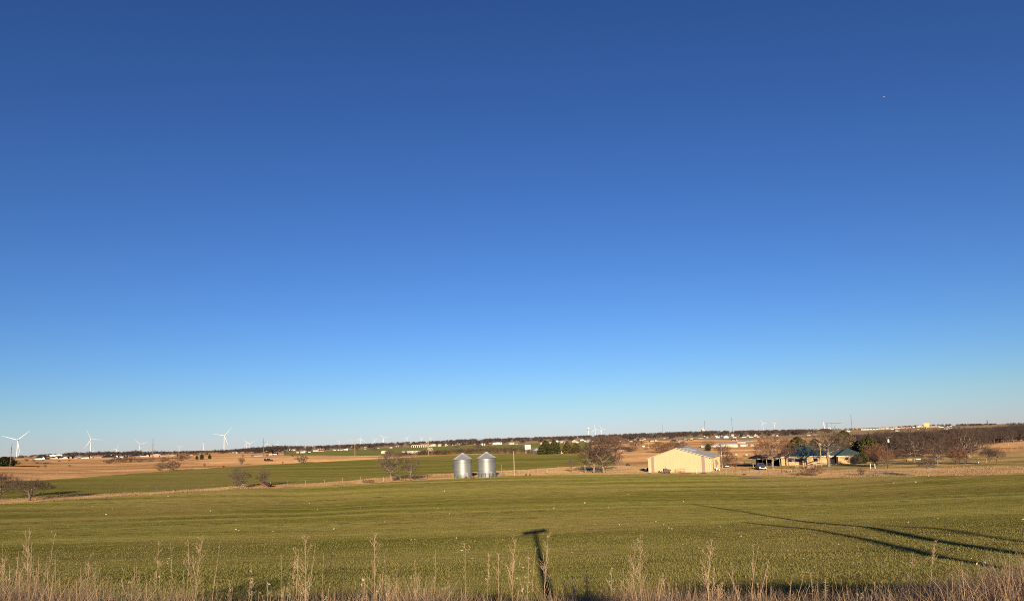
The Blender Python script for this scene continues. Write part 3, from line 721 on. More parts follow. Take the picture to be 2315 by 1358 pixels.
# ------------------------------------------------------------------ tan barn
m_tanw = mat('tan_siding', (.66, .53, .29), .55, var=.05, scale=.9, stretch=(1.6, 1.6, .22))
m_mauve = mat('mauve_siding', (.40, .265, .215), .6, var=.06, scale=.8)
m_roofm = mat('grey_metal_roof', (.215, .22, .225), .5, metal=.1, var=.08, scale=.8)
m_sky = mat('skylight_panel', (.78, .78, .72), .4, var=.04)
m_trim = mat('white_trim', (.75, .70, .60), .6, var=.05)
m_glass = mat('window_glass', (.035, .04, .05), .12, var=.1, spec=.6)
m_wht = mat('white_paint', (.80, .77, .70), .6, var=.06)
def barn():
    a = at(1466.3, 1067.0, 211.0); b = at(1604.6, 1065.2, 207.5)
    v = Vector((b.x - a.x, b.y - a.y, 0)); Wd = v.length; ang = math.atan2(v.y, v.x)
    z0 = min(a.z, b.z) - .1
    t = thing('barn', (a.x, a.y, z0), 'large tan metal barn with two mauve stripes and a grey roof with skylights', 'barn', rz=ang)
    s = mpp((a + b) / 2); s1 = mpp(a)
    hl = 32.2 * s1 + .1; hr = 33.6 * mpp(b) + .1
    he = (hl + hr) / 2; xr = Wd * (1532.5 - 1465.5) / (1603.5 - 1465.5); hp = he + 21.6 * s
    Ln = 21.0
    def wall_rib(m, x0, x1, zt, name, parent, y=0.0, proud=0.0):
        bm = MB(); n = max(int((x1 - x0) / .3), 1)
        xs = []
        for i in range(n):
            xa = x0 + (x1 - x0) * i / n; w = (x1 - x0) / n
            xs += [(xa, 0), (xa + w * .78, 0), (xa + w * .84, -.018), (xa + w * .94, -.018)]
        xs.append((x1, 0))
        vs = []; fs = []
        for x, o in xs: vs += [(x, y + o - proud, -.4), (x, y + o - proud, zt(x))]
        for i in range(len(xs) - 1): fs.append((2*i, 2*i + 2, 2*i + 3, 2*i + 1))
        return bm.add(vs, fs).build(name, m, parent)
    zt = lambda x: he + (hp - he) * (x / xr if x < xr else (Wd - x) / (Wd - xr))
    st = [(0, .052 * Wd), (.052 * Wd, .10 * Wd), (.10 * Wd, xr), (xr, .878 * Wd), (.878 * Wd, .93 * Wd), (.93 * Wd, Wd)]
    body = MB().prism([(0.02, -.4), (Wd - .02, -.4), (Wd - .02, he - .03), (xr, hp - .03), (0.02, he - .03)], .05, Ln).build('wall', m_tanw, t)
    for i, (x0, x1) in enumerate(st):
        o = wall_rib(m_mauve if i in (1, 4) else m_tanw, x0, x1, zt, 'stripe_panel' if i in (1, 4) else 'siding', t)
        if i in (1, 4): o['label'] = 'mauve siding stripe'
    # ribs on the right side wall
    sd = MB(); n = 60
    vs = []; fs = []
    for i in range(n):
        for f, o in ((0, 0), (.78, 0), (.84, .03), (.94, .03)):
            y = Ln * (i + f) / n; vs += [(Wd + o, y, -.4), (Wd + o, y, he - .03)]
    m_ = len(vs) // 2
    for i in range(m_ - 1): fs.append((2*i, 2*i + 2, 2*i + 3, 2*i + 1))
    sd.add(vs, fs).build('side_siding', m_tanw, t)
    def slope(x0, z0_, x1, z1, name):
        ob = MB(); nn = 46; vs = []; fs = []
        d = Vector((x1 - x0, 0, z1 - z0_)); nrm = Vector((-d.z, 0, d.x)).normalized()
        if nrm.z < 0: nrm = -nrm
        for i in range(nn):
            for f, o in ((0, .06), (.8, .06), (.86, .10), (.94, .10)):
                y = -.35 + (Ln + .7) * (i + f) / nn
                vs += [(x0 + nrm.x * o, y, z0_ + nrm.z * o), (x1 + nrm.x * o, y, z1 + nrm.z * o)]
        for i in range(len(vs) // 2 - 1): fs.append((2*i, 2*i + 1, 2*i + 3, 2*i + 2))
        r = ob.add(vs, fs).build(name, m_roofm, t)
        return r, d, nrm
    k = (hp - he) / (Wd - xr); kl = (hp - he) / xr
    slope(xr, hp, Wd + .35, he - .35 * k, 'roof')
    slope(-.3, he - .3 * kl, xr, hp, 'roof')
    for y0 in (2.6, 7.0, 10.6):
        sk = MB(); y1 = y0 + 1.9
        xa, xb = xr + .5, xr + (Wd - xr) * .45
        vs = [(xx, yy, hp - (xx - xr) * k + .13) for xx in (xa, xb) for yy in (y0, y1)] + [(xx, yy, hp - (xx - xr) * k + .10) for xx in (xa, xb) for yy in (y0, y1)]
        sk.add(vs, [(0, 2, 3, 1), (4, 5, 7, 6), (0, 1, 5, 4), (2, 6, 7, 3), (0, 4, 6, 2), (1, 3, 7, 5)]).build('skylight', m_sky, t)
    MB().box((xr, Ln / 2 - .01, hp + .12), (.5, Ln + .74, .07)).build('ridge_cap', m_roofm, t)
    rk = MB()
    for (xa, za, xb, zb) in ((-.3, he - .3 * kl, xr, hp), (xr, hp, Wd + .35, he - .35 * k)):
        rk.path([(xa, -.37, za + .02), (xb, -.37, zb + .02)], .09, 4)
    rk.build('rake_trim', m_trim, t)
    MB().box((Wd + .40, Ln / 2, he - .10), (.16, Ln + .6, .16)).build('gutter', m_trim, t)
    for y in (.35, .95, 6.8, Ln - .6):
        MB().path([(Wd + .32, y, he - .2), (Wd + .10, y, he - .65), (Wd + .10, y, -.2)], .055, 6).build('downspout', m_dark if y == 6.8 else m_trim, t)
    MB().box((Wd + .06, 12.5, 1.6), (.1, 3.4, 3.3)).build('sliding_door', m_tanw, t)
    MB().box((Wd + .06, 16.4, 1.9), (.07, 1.1, 1.0)).build('window', m_glass, t)
    pc = MB().tube((Wd + .7, Ln - .3, -.2), (Wd + .7, Ln - .3, he + 1.2), .06, n=6).box((Wd + 1.1, Ln - .3, he - .1), (1.0, .1, .1))
    pc.build('mast_pipe', m_trim, t)
    return t
barn()
# ------------------------------------------------------------------ ranch house with green hip roof
m_brick = mat('yellow_brick', (.62, .42, .20), .85, var=.16, scale=2.5)
m_groof = mat('green_shingle', (.055, .098, .095), .85, var=.22, scale=2)
m_cream = mat('cream_trim', (.70, .60, .47), .6, var=.05)
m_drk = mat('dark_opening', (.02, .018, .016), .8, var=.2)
def hip(mb, x0, x1, y0, y1, ze, zr, ov=.5, th=.14):
    x0 -= ov; x1 += ov; y0 -= ov; y1 += ov; h = min(x1 - x0, y1 - y0) / 2; ym = (y0 + y1) / 2; xm = (x0 + x1) / 2
    if x1 - x0 >= y1 - y0: a, b = (x0 + h, ym, zr), (x1 - h, ym, zr)
    else: a, b = (xm, y0 + h, zr), (xm, y1 - h, zr)
    vs = [(x0, y0, ze), (x1, y0, ze), (x1, y1, ze), (x0, y1, ze), a, b] + [(x0, y0, ze - th), (x1, y0, ze - th), (x1, y1, ze - th), (x0, y1, ze - th)]
    f = [(6, 9, 8, 7), (0, 6, 7, 1), (1, 7, 8, 2), (2, 8, 9, 3), (3, 9, 6, 0)]
    if x1 - x0 >= y1 - y0: f += [(0, 1, 5, 4), (1, 2, 5), (2, 3, 4, 5), (3, 0, 4)]
    else: f += [(0, 1, 4), (1, 2, 5, 4), (2, 3, 5), (3, 0, 4, 5)]
    return mb.add(vs, f)
def ranch_house():
    p = at(1851, 1049.5); s = mpp(p)
    t = thing('ranch_house', p, 'long yellow brick ranch house with dark green hip roof', 'house', rz=faceaz(p) * .55)
    X = lambda px: (px - 1851) * s * .93
    hw = 18.2 * s
    xl, xr_, xw = X(1767), X(1948), X(1892)
    MB().box(((xl + xr_) / 2, 6.0, hw / 2 - .2), (xr_ - xl, 10.0, hw + .4)).build('wall', m_brick, t)
    MB().box(((xw + xr_) / 2, 0.2, hw / 2 - .2), (xr_ - xw, 4.6, hw + .4)).build('wing_wall', m_brick, t)
    rf = hip(MB(), xl, xr_, 1.0, 11.0, hw + .16, hw + 22.5 * s)
    rf.build('roof', m_groof, t)
    hip(MB(), xw, xr_ + .004, -2.1, 6.0, hw + .155, hw + 17 * s).build('wing_roof', m_groof, t)
    MB().box(((xl + xw) / 2, .47, hw + .03), (xw - xl, .05, .2)).box(((xw + xr_) / 2, -2.63, hw + .03), (xr_ - xw + 1.0, .05, .22)).build('fascia', m_cream, t)
    for px in (1788, 1803.5, 1846):
        w = MB().box((X(px), .98, hw * .58), (1.4, .06, 1.2)).build('window', m_cream, t); MB().box((X(px), .93, hw * .58), (1.2, .05, 1.0)).build('pane', m_glass, w)
    w = MB().box((X(1911), -2.12, hw * .70), (1.0, .06, .95)).build('window', m_cream, t); MB().box((X(1911), -2.17, hw * .70), (.84, .05, .8)).build('pane', m_glass, w)
    d = MB().box((X(1886), .97, hw * .40), (1.7, .08, hw * .8)).build('door', m_drk, t); MB().box((X(1886) + .6, .91, hw * .38), (.08, .05, .12)).build('handle', m_galvr, d)
    d = MB().box((X(1812), .97, hw * .40), (1.0, .08, hw * .8)).build('door', m_drk, t); MB().box((X(1812) + .35, .91, hw * .38), (.08, .05, .12)).build('handle', m_galvr, d)
    MB().box((X(1868), 7.5, hw + 23 * s), (.9, .7, 1.2)).build('chimney', m_brick, t)
    MB().box((X(1868), -.6, .12), (8.5, 3.0, .25)).build('porch_slab', m_conc, t)
    for i, px in enumerate((1822, 1856, 1888)):
        MB().tube((X(px), .75, 0), (X(px), .75, hw), .07, n=6).build('porch_post', m_cream, t)
ranch_house()
def carport():
    p = at(1731, 1055.0); s = mpp(p)
    t = thing('carport', p, 'dark open fronted carport with pale posts behind the silver pickup', 'carport', rz=faceaz(p) * .6)
    w0, w1 = -29 * s, 34 * s; h = 19 * s
    for x in (w0 + .3, -6 * s, 3 * s, 14 * s, w1 - .4): MB().tube((x, 0, -.2), (x, 0, h), .075, n=6).build('post', m_cream, t)
    MB().box(((-14 * s + w1) / 2, 6.2, h / 2 - .1), (w1 + 14 * s, .12, h + .1)).build('back_wall', m_drk, t)  # inner walls coloured near black to stand for the shade inside
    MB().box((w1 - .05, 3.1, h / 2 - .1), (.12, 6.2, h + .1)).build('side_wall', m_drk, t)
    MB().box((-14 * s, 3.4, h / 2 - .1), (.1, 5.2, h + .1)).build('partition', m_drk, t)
    r = MB().add([(w0 - .5, -.7, h + .02), (w1 + .5, -.7, h + .02), (w1 + .5, 7.0, h + .05), (w0 - .5, 7.0, h + .05), (w0 + 1.8, 3.1, h + 1.05), (w1 - 1.8, 3.1, h + 1.05)],
                 [(0, 3, 2, 1), (0, 1, 5, 4), (1, 2, 5), (2, 3, 4, 5), (3, 0, 4)])
    r.build('roof', mat('dark_shingle', (.05, .055, .055), .85, var=.25), t)
    MB().box(((w0 + w1) / 2, -.74, h - .03), (w1 - w0 + 1.0, .06, .18)).build('fascia', m_cream, t)
carport()
# ------------------------------------------------------------------ vehicles
m_rub = mat('tyre_rubber', (.02, .02, .02), .8, var=.1); m_rim = mat('wheel_rim', (.5, .5, .5), .35, metal=.8, var=.05)
m_lamp = mat('lamp_lens', (.85, .85, .8), .15, var=.02)
def wheel(x, y, r, w, parent):
    ty = MB().lathe([(r * .6, -w / 2), (r * .93, -w / 2), (r, -w * .3), (r, w * .3), (r * .93, w / 2), (r * .6, w / 2)], 20)
    ty.v = [(z, a, b) for a, b, z in ty.v]; ty.v = [(x + a, y + b, r + c) for a, b, c in ty.v]
    o = ty.build('wheel', m_rub, parent, True)
    ri = MB().lathe([(.05, -w * .52), (r * .55, -w * .46), (r * .6, 0), (r * .55, w * .46), (.05, w * .52)], 16)
    ri.v = [(x + z, y + a, r + b) for a, b, z in ri.v]
    ri.build('rim', m_rim, o)
def pickup(loc, rz, paint, label, bed_paint=None):
    """front towards local -Y; about 5.6 m long"""
    t = thing('pickup_truck', loc, label, 'pickup truck', rz=rz)
    side = [(-2.75, .5), (-2.75, .98), (-2.6, 1.08), (-1.25, 1.16), (-1.2, 1.16), (2.75, 1.16), (2.78, .55), (2.2, .45), (-2.2, .45)]
    b = MB(); n = len(side); hw = .98
    b.add([(-hw, y, z) for y, z in side] + [(hw, y, z) for y, z in side], [tuple(range(n)), tuple(range(n, 2*n))[::-1]] + [(i, i + n, (i+1) % n + n, (i+1) % n) for i in range(n)])
    body = b.build('body', paint, t)
    bv = body.modifiers.new('soft', 'BEVEL'); bv.width = .06; bv.segments = 2; bv.limit_method = 'ANGLE'
    c0 = [(-1.25, 1.16), (-.55, 1.84), (.95, 1.88), (1.15, 1.16)]
    cb = MB(); vs = []
    for sx in (-1, 1):
        for y, z in c0: vs.append((sx * (.92 if z < 1.5 else .74), y, z + (.005 if z < 1.5 else 0)))
    cb.add(vs, [(0, 1, 2, 3), (7, 6, 5, 4), (0, 4, 5, 1), (1, 5, 6, 2), (2, 6, 7, 3)])
    cab = cb.build('cab', paint, t)
    MB().add([(-.80, -1.16, 1.27), (.80, -1.16, 1.27), (.67, -.64, 1.78), (-.67, -.64, 1.78)], [(0, 1, 2, 3)]).build('windshield', m_glass, cab)
    for sx in (-1, 1):
        MB().add([(sx * .90, -1.0, 1.3), (sx * .90, 1.0, 1.3), (sx * .775, .86, 1.76), (sx * .775, -.55, 1.76)], [(0, 1, 2, 3) if sx > 0 else (3, 2, 1, 0)]).build('side_window', m_glass, cab)
        MB().box((sx * .74, -2.77, .86), (.36, .06, .22)).build('headlight', m_lamp, t)
        MB().box((sx * 1.10, -.95, 1.32), (.22, .12, .2)).build('mirror', m_drk, t)
        wheel(sx * .88, -1.75, .40, .26, t); wheel(sx * .88, 1.7, .40, .26, t)
    MB().box((0, -2.78, .83), (1.06, .05, .3)).build('grille', m_drk, t)
    MB().box((0, -2.86, .55), (1.9, .16, .22)).build('bumper', m_rim, t)
    MB().box((0, -2.95, .62), (.32, .03, .15)).build('plate', m_wht, t)
    bx = MB().box((0, 1.98, 1.17), (1.6, 1.4, .03)); bx.build('bed', bed_paint or m_drk, t)
    return t
m_silver = mat('silver_paint', (.15, .15, .15), .4, metal=.1, var=.03); m_black = mat('black_paint', (.018, .018, .02), .3, var=.05)
p = at(1720, 1061.0); pickup(p, faceaz(p) + R(12), m_silver, 'silver pickup truck facing us in front of the dark carport')
p = at(607, 1042.3); tr = pickup(p, R(90) + faceaz(p), m_black, 'dark pickup truck parked side on in the left pasture')
MB().box((.99, .1, .86), (.05, 1.5, .5)).build('door_panel', m_rim, tr)  # pale panel set on the side of the dark body
for c in tr.children:
    if c.name.startswith('door_panel'): c['label'] = 'pale side door panel'
MB().box((0, 2.0, 1.55), (1.5, 1.3, .6)).build('bed_cover', m_black, tr)
# ------------------------------------------------------------------ masts, towers and poles
m_pole = mat('weathered_pole', (.20, .15, .115), .9, var=.25, scale=3, stretch=(1, 1, .2))
m_polel = mat('pale_pole', (.50, .38, .22), .85, var=.15, scale=3, stretch=(1, 1, .2))
m_steel = mat('grey_steel', (.22, .22, .23), .6, metal=.3, var=.1)
m_cer = mat('insulator', (.30, .28, .26), .4, var=.1)
def lattice(mb, h, w, n, r):
    for k in range(3):
        a = k * 2.094; x, y = w * math.cos(a), w * math.sin(a); mb.tube((x, y, 0), (x, y, h), r, n=4)
        b = a + 2.094; x2, y2 = w * math.cos(b), w * math.sin(b)
        for i in range(n): mb.tube((x, y, h * i / n), (x2, y2, h * (i + 1) / n), r * .7, n=3)
    return mb
def radio_mast(px, pyt, pyb, r, label):
    p = at(px, pyb, r); s = mpp(p); d = ray(px, pyt); h = ZC + d[2] / math.hypot(d[0], d[1]) * r - p.z
    t = thing('radio_mast', p, label, 'radio mast', 'radio masts on the right skyline')
    lattice(MB(), h, .8, 14, .15).build('lattice', m_steel, t)
    MB().tube((0, 0, h), (0, 0, h + 3), .15, .08, n=4).build('antenna', m_steel, t)
    for a in (.4, 2.5, 4.6): MB().tube((0, 0, h * .92), (h * .45 * math.cos(a), h * .45 * math.sin(a), 0), .04, n=3).build('guy_wire', m_steel, t)
radio_mast(1498, 956, 980, 3600, 'short thin mast, first of the row left of the church spire')
radio_mast(1594, 950, 976, 3300, 'thin mast just right of the church spire')
radio_mast(1656, 943, 975, 3000, 'tallest thin mast between the spire and the two right turbines')
radio_mast(1926, 936, 968, 2800, 'thin mast right of the dark television aerial')
def utility_pole(px, pyt, pyb, label, r=None, rad=.15, lean=0.0, arms=((.9, 2.4),), m=None, extra=None, yaw=0.3):
    p = at(px, pyb, r); s = mpp(p); h = (pyb - pyt) * s if r is None else None
    if h is None:
        d = ray(px, pyt); h = ZC + d[2] / math.hypot(d[0], d[1]) * r - p.z
    t = thing('utility_pole', p, label, 'utility pole', 'utility poles', rz=faceaz(p) + yaw)
    t.rotation_euler[1] = R(lean)
    MB().tube((0, 0, -.3), (0, 0, h), rad, rad * .62, 8).build('pole', m or m_pole, t)
    for f, w in arms:
        MB().box((0, -.1, h * f), (w, .10, .12)).build('crossarm', m or m_pole, t)
        for x in (-w * .45, -w * .2, w * .2, w * .45):
            MB().tube((x, -.1, h * f + .06), (x, -.1, h * f + .26), .05, .04, 6).build('insulator', m_cer, t)
    if extra: extra(t, h)
    return t
def can(zf, x=.35, m=None, r=.25, hh=.9):
    def f(t, h): MB().lathe([(r, 0), (r, hh), (r * .6, hh + .08)], 12, (x, -.25, h * zf)).build('transformer', m or m_cer, t)
    return f
utility_pole(22.5, 1003, 1054, 'leaning pole with transformer beside the cedar at the far left', lean=2.3, rad=.2, arms=((.62, 2.0),), extra=can(.76, -.3))
utility_pole(345.3, 990, 1026, 'dark tall pole rising from the houses left of the dense dark thicket', r=640, rad=.26, arms=((.66, 2.6),))
utility_pole(596, 990, 1029.5, 'tall pole with two crossarms behind the dark pickup', rad=.26, arms=((.76, 3.2), (.56, 3.2)))
utility_pole(802.5, 990, 1030, 'tall thin pole grey above and tan below, between the two small turbines', rad=.2, arms=(), m=m_polel)
utility_pole(969.3, 996, 1029, 'thin far pole above the left half of the white long building', rad=.16, arms=((.93, 1.4),), m=m_polel)
utility_pole(1106, 997, 1019, 'faint pole standing behind the right grain bin roof', r=720, rad=.16, arms=())
utility_pole(1223, 1000, 1026, 'pale pole against the left edge of the dark cedar clump', rad=.17, arms=(), m=m_polel)
utility_pole(1466, 994, 1013, 'short pale pole on the pasture left of the barn roof', rad=.22, arms=(), m=m_polel)
def lamp(t, h):
    MB().path([(0, 0, h - .3), (.5, -.1, h - .1), (1.0, -.1, h - .2)], .04, 5).build('lamp_arm', m_galvr, t)
    MB().lathe([(.22, 0), (.25, .4), (.2, .75), (.08, .85)], 12, (.35, -.3, h * .82)).build('transformer', m_wht, t)
    MB().tube((0, 0, h * .9), (-1.6, 0, h * .62), .015, n=3).build('guy_wire', m_steel, t)
utility_pole(2007, 987, 1058.5, 'leaning brown pole with a white transformer right of the reddish bush', lean=2.5, rad=.15, arms=(), extra=lamp, yaw=0, m=mat('dark_pole', (.115, .075, .05), .9, var=.25))
utility_pole(1858.4, 1000.5, 1059, 'bare pole leaning left in front of the green roof', lean=-0.9, rad=.13, arms=(), m=m_polel)
utility_pole(1163, 1019.5, 1074.5, 'plain tan post standing alone right of the grain bins', rad=.17, arms=(), m=m_polel)
def line_post(px, pyt, pyb, label, rad=.045, m=None, head=None, name='post', cat='post'):
    p = at(px, pyb); s = mpp(p); h = (pyb - pyt) * s
    t = thing(name, p, label, cat, rz=faceaz(p))
    MB().tube((0, 0, -.2), (0, 0, h), rad, n=6).build('shaft', m or m_dark, t)
    if head: head(t, h)
    return t
line_post(1212.3, 1048, 1068, 'thin dark post with small head right of the tan post', .05, head=lambda t, h: MB().box((0, 0, h), (.25, .1, .12)).build('cap', m_dark, t))
line_post(1235, 1051, 1070, 'thinnest dark post with a yellow marker at its foot', .035, head=lambda t, h: MB().lathe([(.16, .2), (.18, 1.1), (.05, 1.3)], 10, (.25, -.1, 0)).build('marker', mat('yellow_marker', (.6, .5, .1), .6), t))
line_post(1134, 1049, 1073, 'thin tan pole close right of the right grain bin', .045, m_polel)
line_post(1323, 1042, 1069, 'tan post with a dark lamp on top, left of the leaning pale trunk', .10, m_polel, lambda t, h: MB().lathe([(.13, h - .9), (.16, h - .5), (.08, h - .1), (.12, h + .3)], 8).build('lamp_head', m_dark, t))
line_post(1877.6, 1033, 1064, 'yard lamp post with a round white globe before the big pale limbed tree', .05, m_pole,
          lambda t, h: MB().lathe([(.05, h - .05), (.22, h + .1), (.27, h + .3), (.2, h + .5), (.05, h + .56)], 14).build('globe', mat('white_globe', (.85, .82, .75), .3), t, True), 'lamp_post', 'lamp post')
line_post(1792, 1031, 1067, 'slim tall iron pole in the yard before the ranch house', .04, m_pole)
for i, px in enumerate((1968.4, 1978.4)):
    line_post(px, 1048.5, 1058.5, ('left', 'right')[i] + ' of two short white posts standing side by side left of the leaning pole', .10, m_wht,
              lambda t, h: MB().lathe([(.13, h), (.13, h + .06)], 8).build('cap', m_wht, t))
# overhead wire run at the right edge, carried by a small far pole
utility_pole(2280, 999, 1007, 'small pale pole on the right hand rise at the wood edge', rad=.16, arms=(), m=m_polel)
# ------------------------------------------------------------------ water tower, church, plant, aerial
def water_tower():
    p = at(1331, 985, 2500); s = mpp(p); d = ray(1329.8, 965.5); zt = ZC + d[2] / math.hypot(d[0], d[1]) * 2500 - p.z
    t = thing('water_tower', p, 'white water tower with a bulb tank banded in dark lettering', 'water tower')
    Rb = 3.6 * s; hb = 6.6 * s
    MB().lathe([(2.6, 0), (1.6, 3), (1.5, zt - hb), (2.2, zt - hb + 1)], 18).build('column', m_white, t, True)
    z = zt - hb
    MB().lathe([(1.6, z), (Rb * .7, z + hb * .22), (Rb, z + hb * .45), (Rb * .98, z + hb * .62), (Rb * .75, z + hb * .82), (Rb * .3, z + hb * .97), (.1, z + hb)], 24).build('tank', m_white, t, True)
    MB().lathe([(Rb * 1.01, z + hb * .44), (Rb * 1.02, z + hb * .58)], 24).build('dark_band', mat('band', (.30, .24, .2), .6), t, True)
water_tower()
def church():
    p = at(1590, 980, 2300); s = mpp(p); d = ray(1589.5, 965); zt = ZC + d[2] / math.hypot(d[0], d[1]) * 2300 - p.z
    t = thing('church', p, 'cream church tower with a slim white spire on the skyline', 'church', rz=faceaz(p) + .25)
    hb = 8.5 * s
    MB().box((0, 0, hb / 2 - 1), (6.6 * s, 6.6 * s, hb + 2)).build('tower', mat('cream_stone', (.70, .62, .42), .8), t)
    MB().tube((0, 0, hb), (0, 0, zt), 2.6 * s, .15, 8).build('spire', m_wht, t)
    for x in (-1.6, 1.6): MB().box((x * s, -3.32 * s, hb * .6), (1.2 * s, .2, 3 * s)).build('louvre', m_drk, t)
    MB().box((0, 14, 3), (14, 20, 7)).build('nave', mat('cream_stone', None), t)
church()
def plant():
    r = 2300; p = at(1872, 978, r); s = mpp(p)
    Z = lambda py: ZC + ray(1872, py)[2] / math.hypot(*ray(1872, py)[:2]) * r - p.z
    X = lambda px: (px - 1872) * s
    t = thing('feed_mill', p, 'industrial mill with white block, two stacks and a rust coloured tower', 'mill', rz=faceaz(p))
    MB().box((X(1875), 0, Z(967) / 2), (6 * s, 8, Z(967))).build('white_block', m_wht, t)
    MB().box((X(1863.5), 2, Z(964) / 2), (3.4 * s, 6, Z(964))).build('tower', mat('rust_panel', (.45, .27, .18), .8), t)
    MB().tube((X(1864.7), -2, 0), (X(1864.7), -2, Z(953.2)), 1.5, 1.2, 10).build('stack', m_white, t)
    MB().tube((X(1871), -2, 0), (X(1871), -2, Z(956)), 1.2, 1.0, 10).build('stack', m_steel, t)
    MB().box((X(1869), 1, Z(967.5)), (5 * s, 3, 2.0)).build('gallery', m_cream, t)
    MB().box((X(1868.5), 1.5, Z(971) / 2), (3.4 * s, 4, Z(971))).build('bin', m_drk, t)
plant()
def elevator():
    r = 2500; p = at(2201, 967, r); s = mpp(p)
    def Z(py): d = ray(2201, py); return ZC + d[2] / math.hypot(d[0], d[1]) * r - p.z
    t = thing('grain_elevator', p, 'cluster of pale grain silos on the right skyline', 'grain elevator', rz=faceaz(p))
    for i, x in enumerate((-3.2, -.8, 1.6)): MB().lathe([(1.15 * s, 0), (1.15 * s, Z(958.5)), (.2, Z(957.4))], 14, (x * s, 0, 0)).build('silo', m_wht if i != 1 else m_galvr, t, True)
    MB().box((3.6 * s, 1, Z(957) / 2), (1.5 * s, 5, Z(957))).build('headhouse', m_wht, t)
    p = at(2248, 967, r); t = thing('elevator_tower', p, 'dark elevator tower with a sloping conveyor on the right skyline', 'elevator tower', rz=faceaz(p))
    Z0 = lambda py: ZC + ray(2248, py)[2] / math.hypot(*ray(2248, py)[:2]) * r - p.z
    lattice(MB(), Z0(951), 2.0, 9, .35); mb = lattice(MB(), Z0(951), 1.6, 9, .4); mb.v = [(x - 12 * s, y, z) for x, y, z in mb.v]; mb.build('leg_tower', m_steel, t)
    MB().box((-12 * s, 0, Z0(950)), (2 * s, 3, 4)).build('head', m_steel, t)
    MB().path([(-9 * s, 0, Z0(957)), (11 * s, 0, Z0(966))], 1.2, 6).build('conveyor', m_galvr, t)
    MB().lathe([(3 * s, 0), (3 * s, Z0(962)), (.3, Z0(960))], 14, (-4 * s, 4, 0)).build('silo', m_galvr, t, True)
elevator()
def aerial():
    p = at(1887.5, 1048, 247); s = mpp(p)
    d = ray(1887.2, 955.8); z = ZC + d[2] / math.hypot(d[0], d[1]) * 247 - p.z
    t = thing('television_aerial', p, 'wide dark television aerial on a tall mast above the evergreens', 'aerial', rz=faceaz(p))
    MB().tube((0, 0, 0), (0, 0, z + .15), .05, .035, 6).build('mast', m_steel, t)
    MB().tube((-14.5 * s, 0, z + .02), (20 * s, 0, z - .12), .045, n=5).build('boom', m_steel, t)
    el = MB()
    for i in range(16):
        x = (-14 + 2.2 * i) * s; L = .25 + 1.0 * abs(math.sin(i * .9)) * (.6 if x < 0 else 1)
        el.tube((x, -L, z), (x, L, z), .02, n=3)
        if x > 3: el.tube((x, -.05, z - .17), (x, .05, z + .16), .035, n=4)
    el.build('element', m_steel, t)
aerial()
# ------------------------------------------------------------------ airliner far up in the sky
def plane():
    d = ray(1998, 219); d = d / np.linalg.norm(d); P = Vector(d * 14000) + Vector((0, 0, ZC))
    t = thing('airliner', P, 'tiny white airliner alone high in the blue sky', 'aeroplane', rz=R(-68))
    m = mat('aircraft_white', (.9, .9, .9), .3)
    b = MB().lathe([(.2, -19), (1.4, -16.5), (2, -12), (2, 10), (1.2, 16), (.3, 19)], 14); b.v = [(x, z, y) for x, y, z in b.v]; b.build('fuselage', m, t, True)
    for sx in (-1, 1):
        MB().add([(sx * 1.5, -4, -.6), (sx * 1.5, 3, -.6), (sx * 17, 6.5, .6), (sx * 17, 4.8, .6), (sx * 1.5, -4, -.2), (sx * 1.5, 3, -.2), (sx * 17, 6.5, .8), (sx * 17, 4.8, .8)],
                 [(0, 1, 2, 3), (7, 6, 5, 4), (0, 3, 7, 4), (1, 5, 6, 2), (0, 4, 5, 1), (3, 2, 6, 7)]).build('wing', m, t)
        e = MB().lathe([(.9, -2.2), (1.1, -1), (.7, 2)], 10); e.v = [(x + sx * 6, z - 1, y - 1.6) for x, y, z in e.v]; e.build('engine', m, t)
        MB().add([(sx * .5, 14, .6), (sx * .5, 17.5, .6), (sx * 6, 19, 1), (sx * 6, 17.6, 1), (sx * .5, 14, .8), (sx * .5, 17.5, .8), (sx * 6, 19, 1.2), (sx * 6, 17.6, 1.2)],
                 [(0, 1, 2, 3), (7, 6, 5, 4), (0, 3, 7, 4), (1, 5, 6, 2), (0, 4, 5, 1), (3, 2, 6, 7)]).build('tailplane', m, t)
    MB().prism([(0, 0), (1, 0)], 0, 1) 
    MB().add([(-.15, 12.5, 1.5), (-.15, 17.5, 1.5), (-.15, 19, 7), (-.15, 17, 7), (.15, 12.5, 1.5), (.15, 17.5, 1.5), (.15, 19, 7), (.15, 17, 7)],
             [(0, 1, 2, 3), (7, 6, 5, 4), (0, 4, 5, 1), (1, 5, 6, 2), (2, 6, 7, 3), (3, 7, 4, 0)]).build('tail_fin', m, t)
plane()
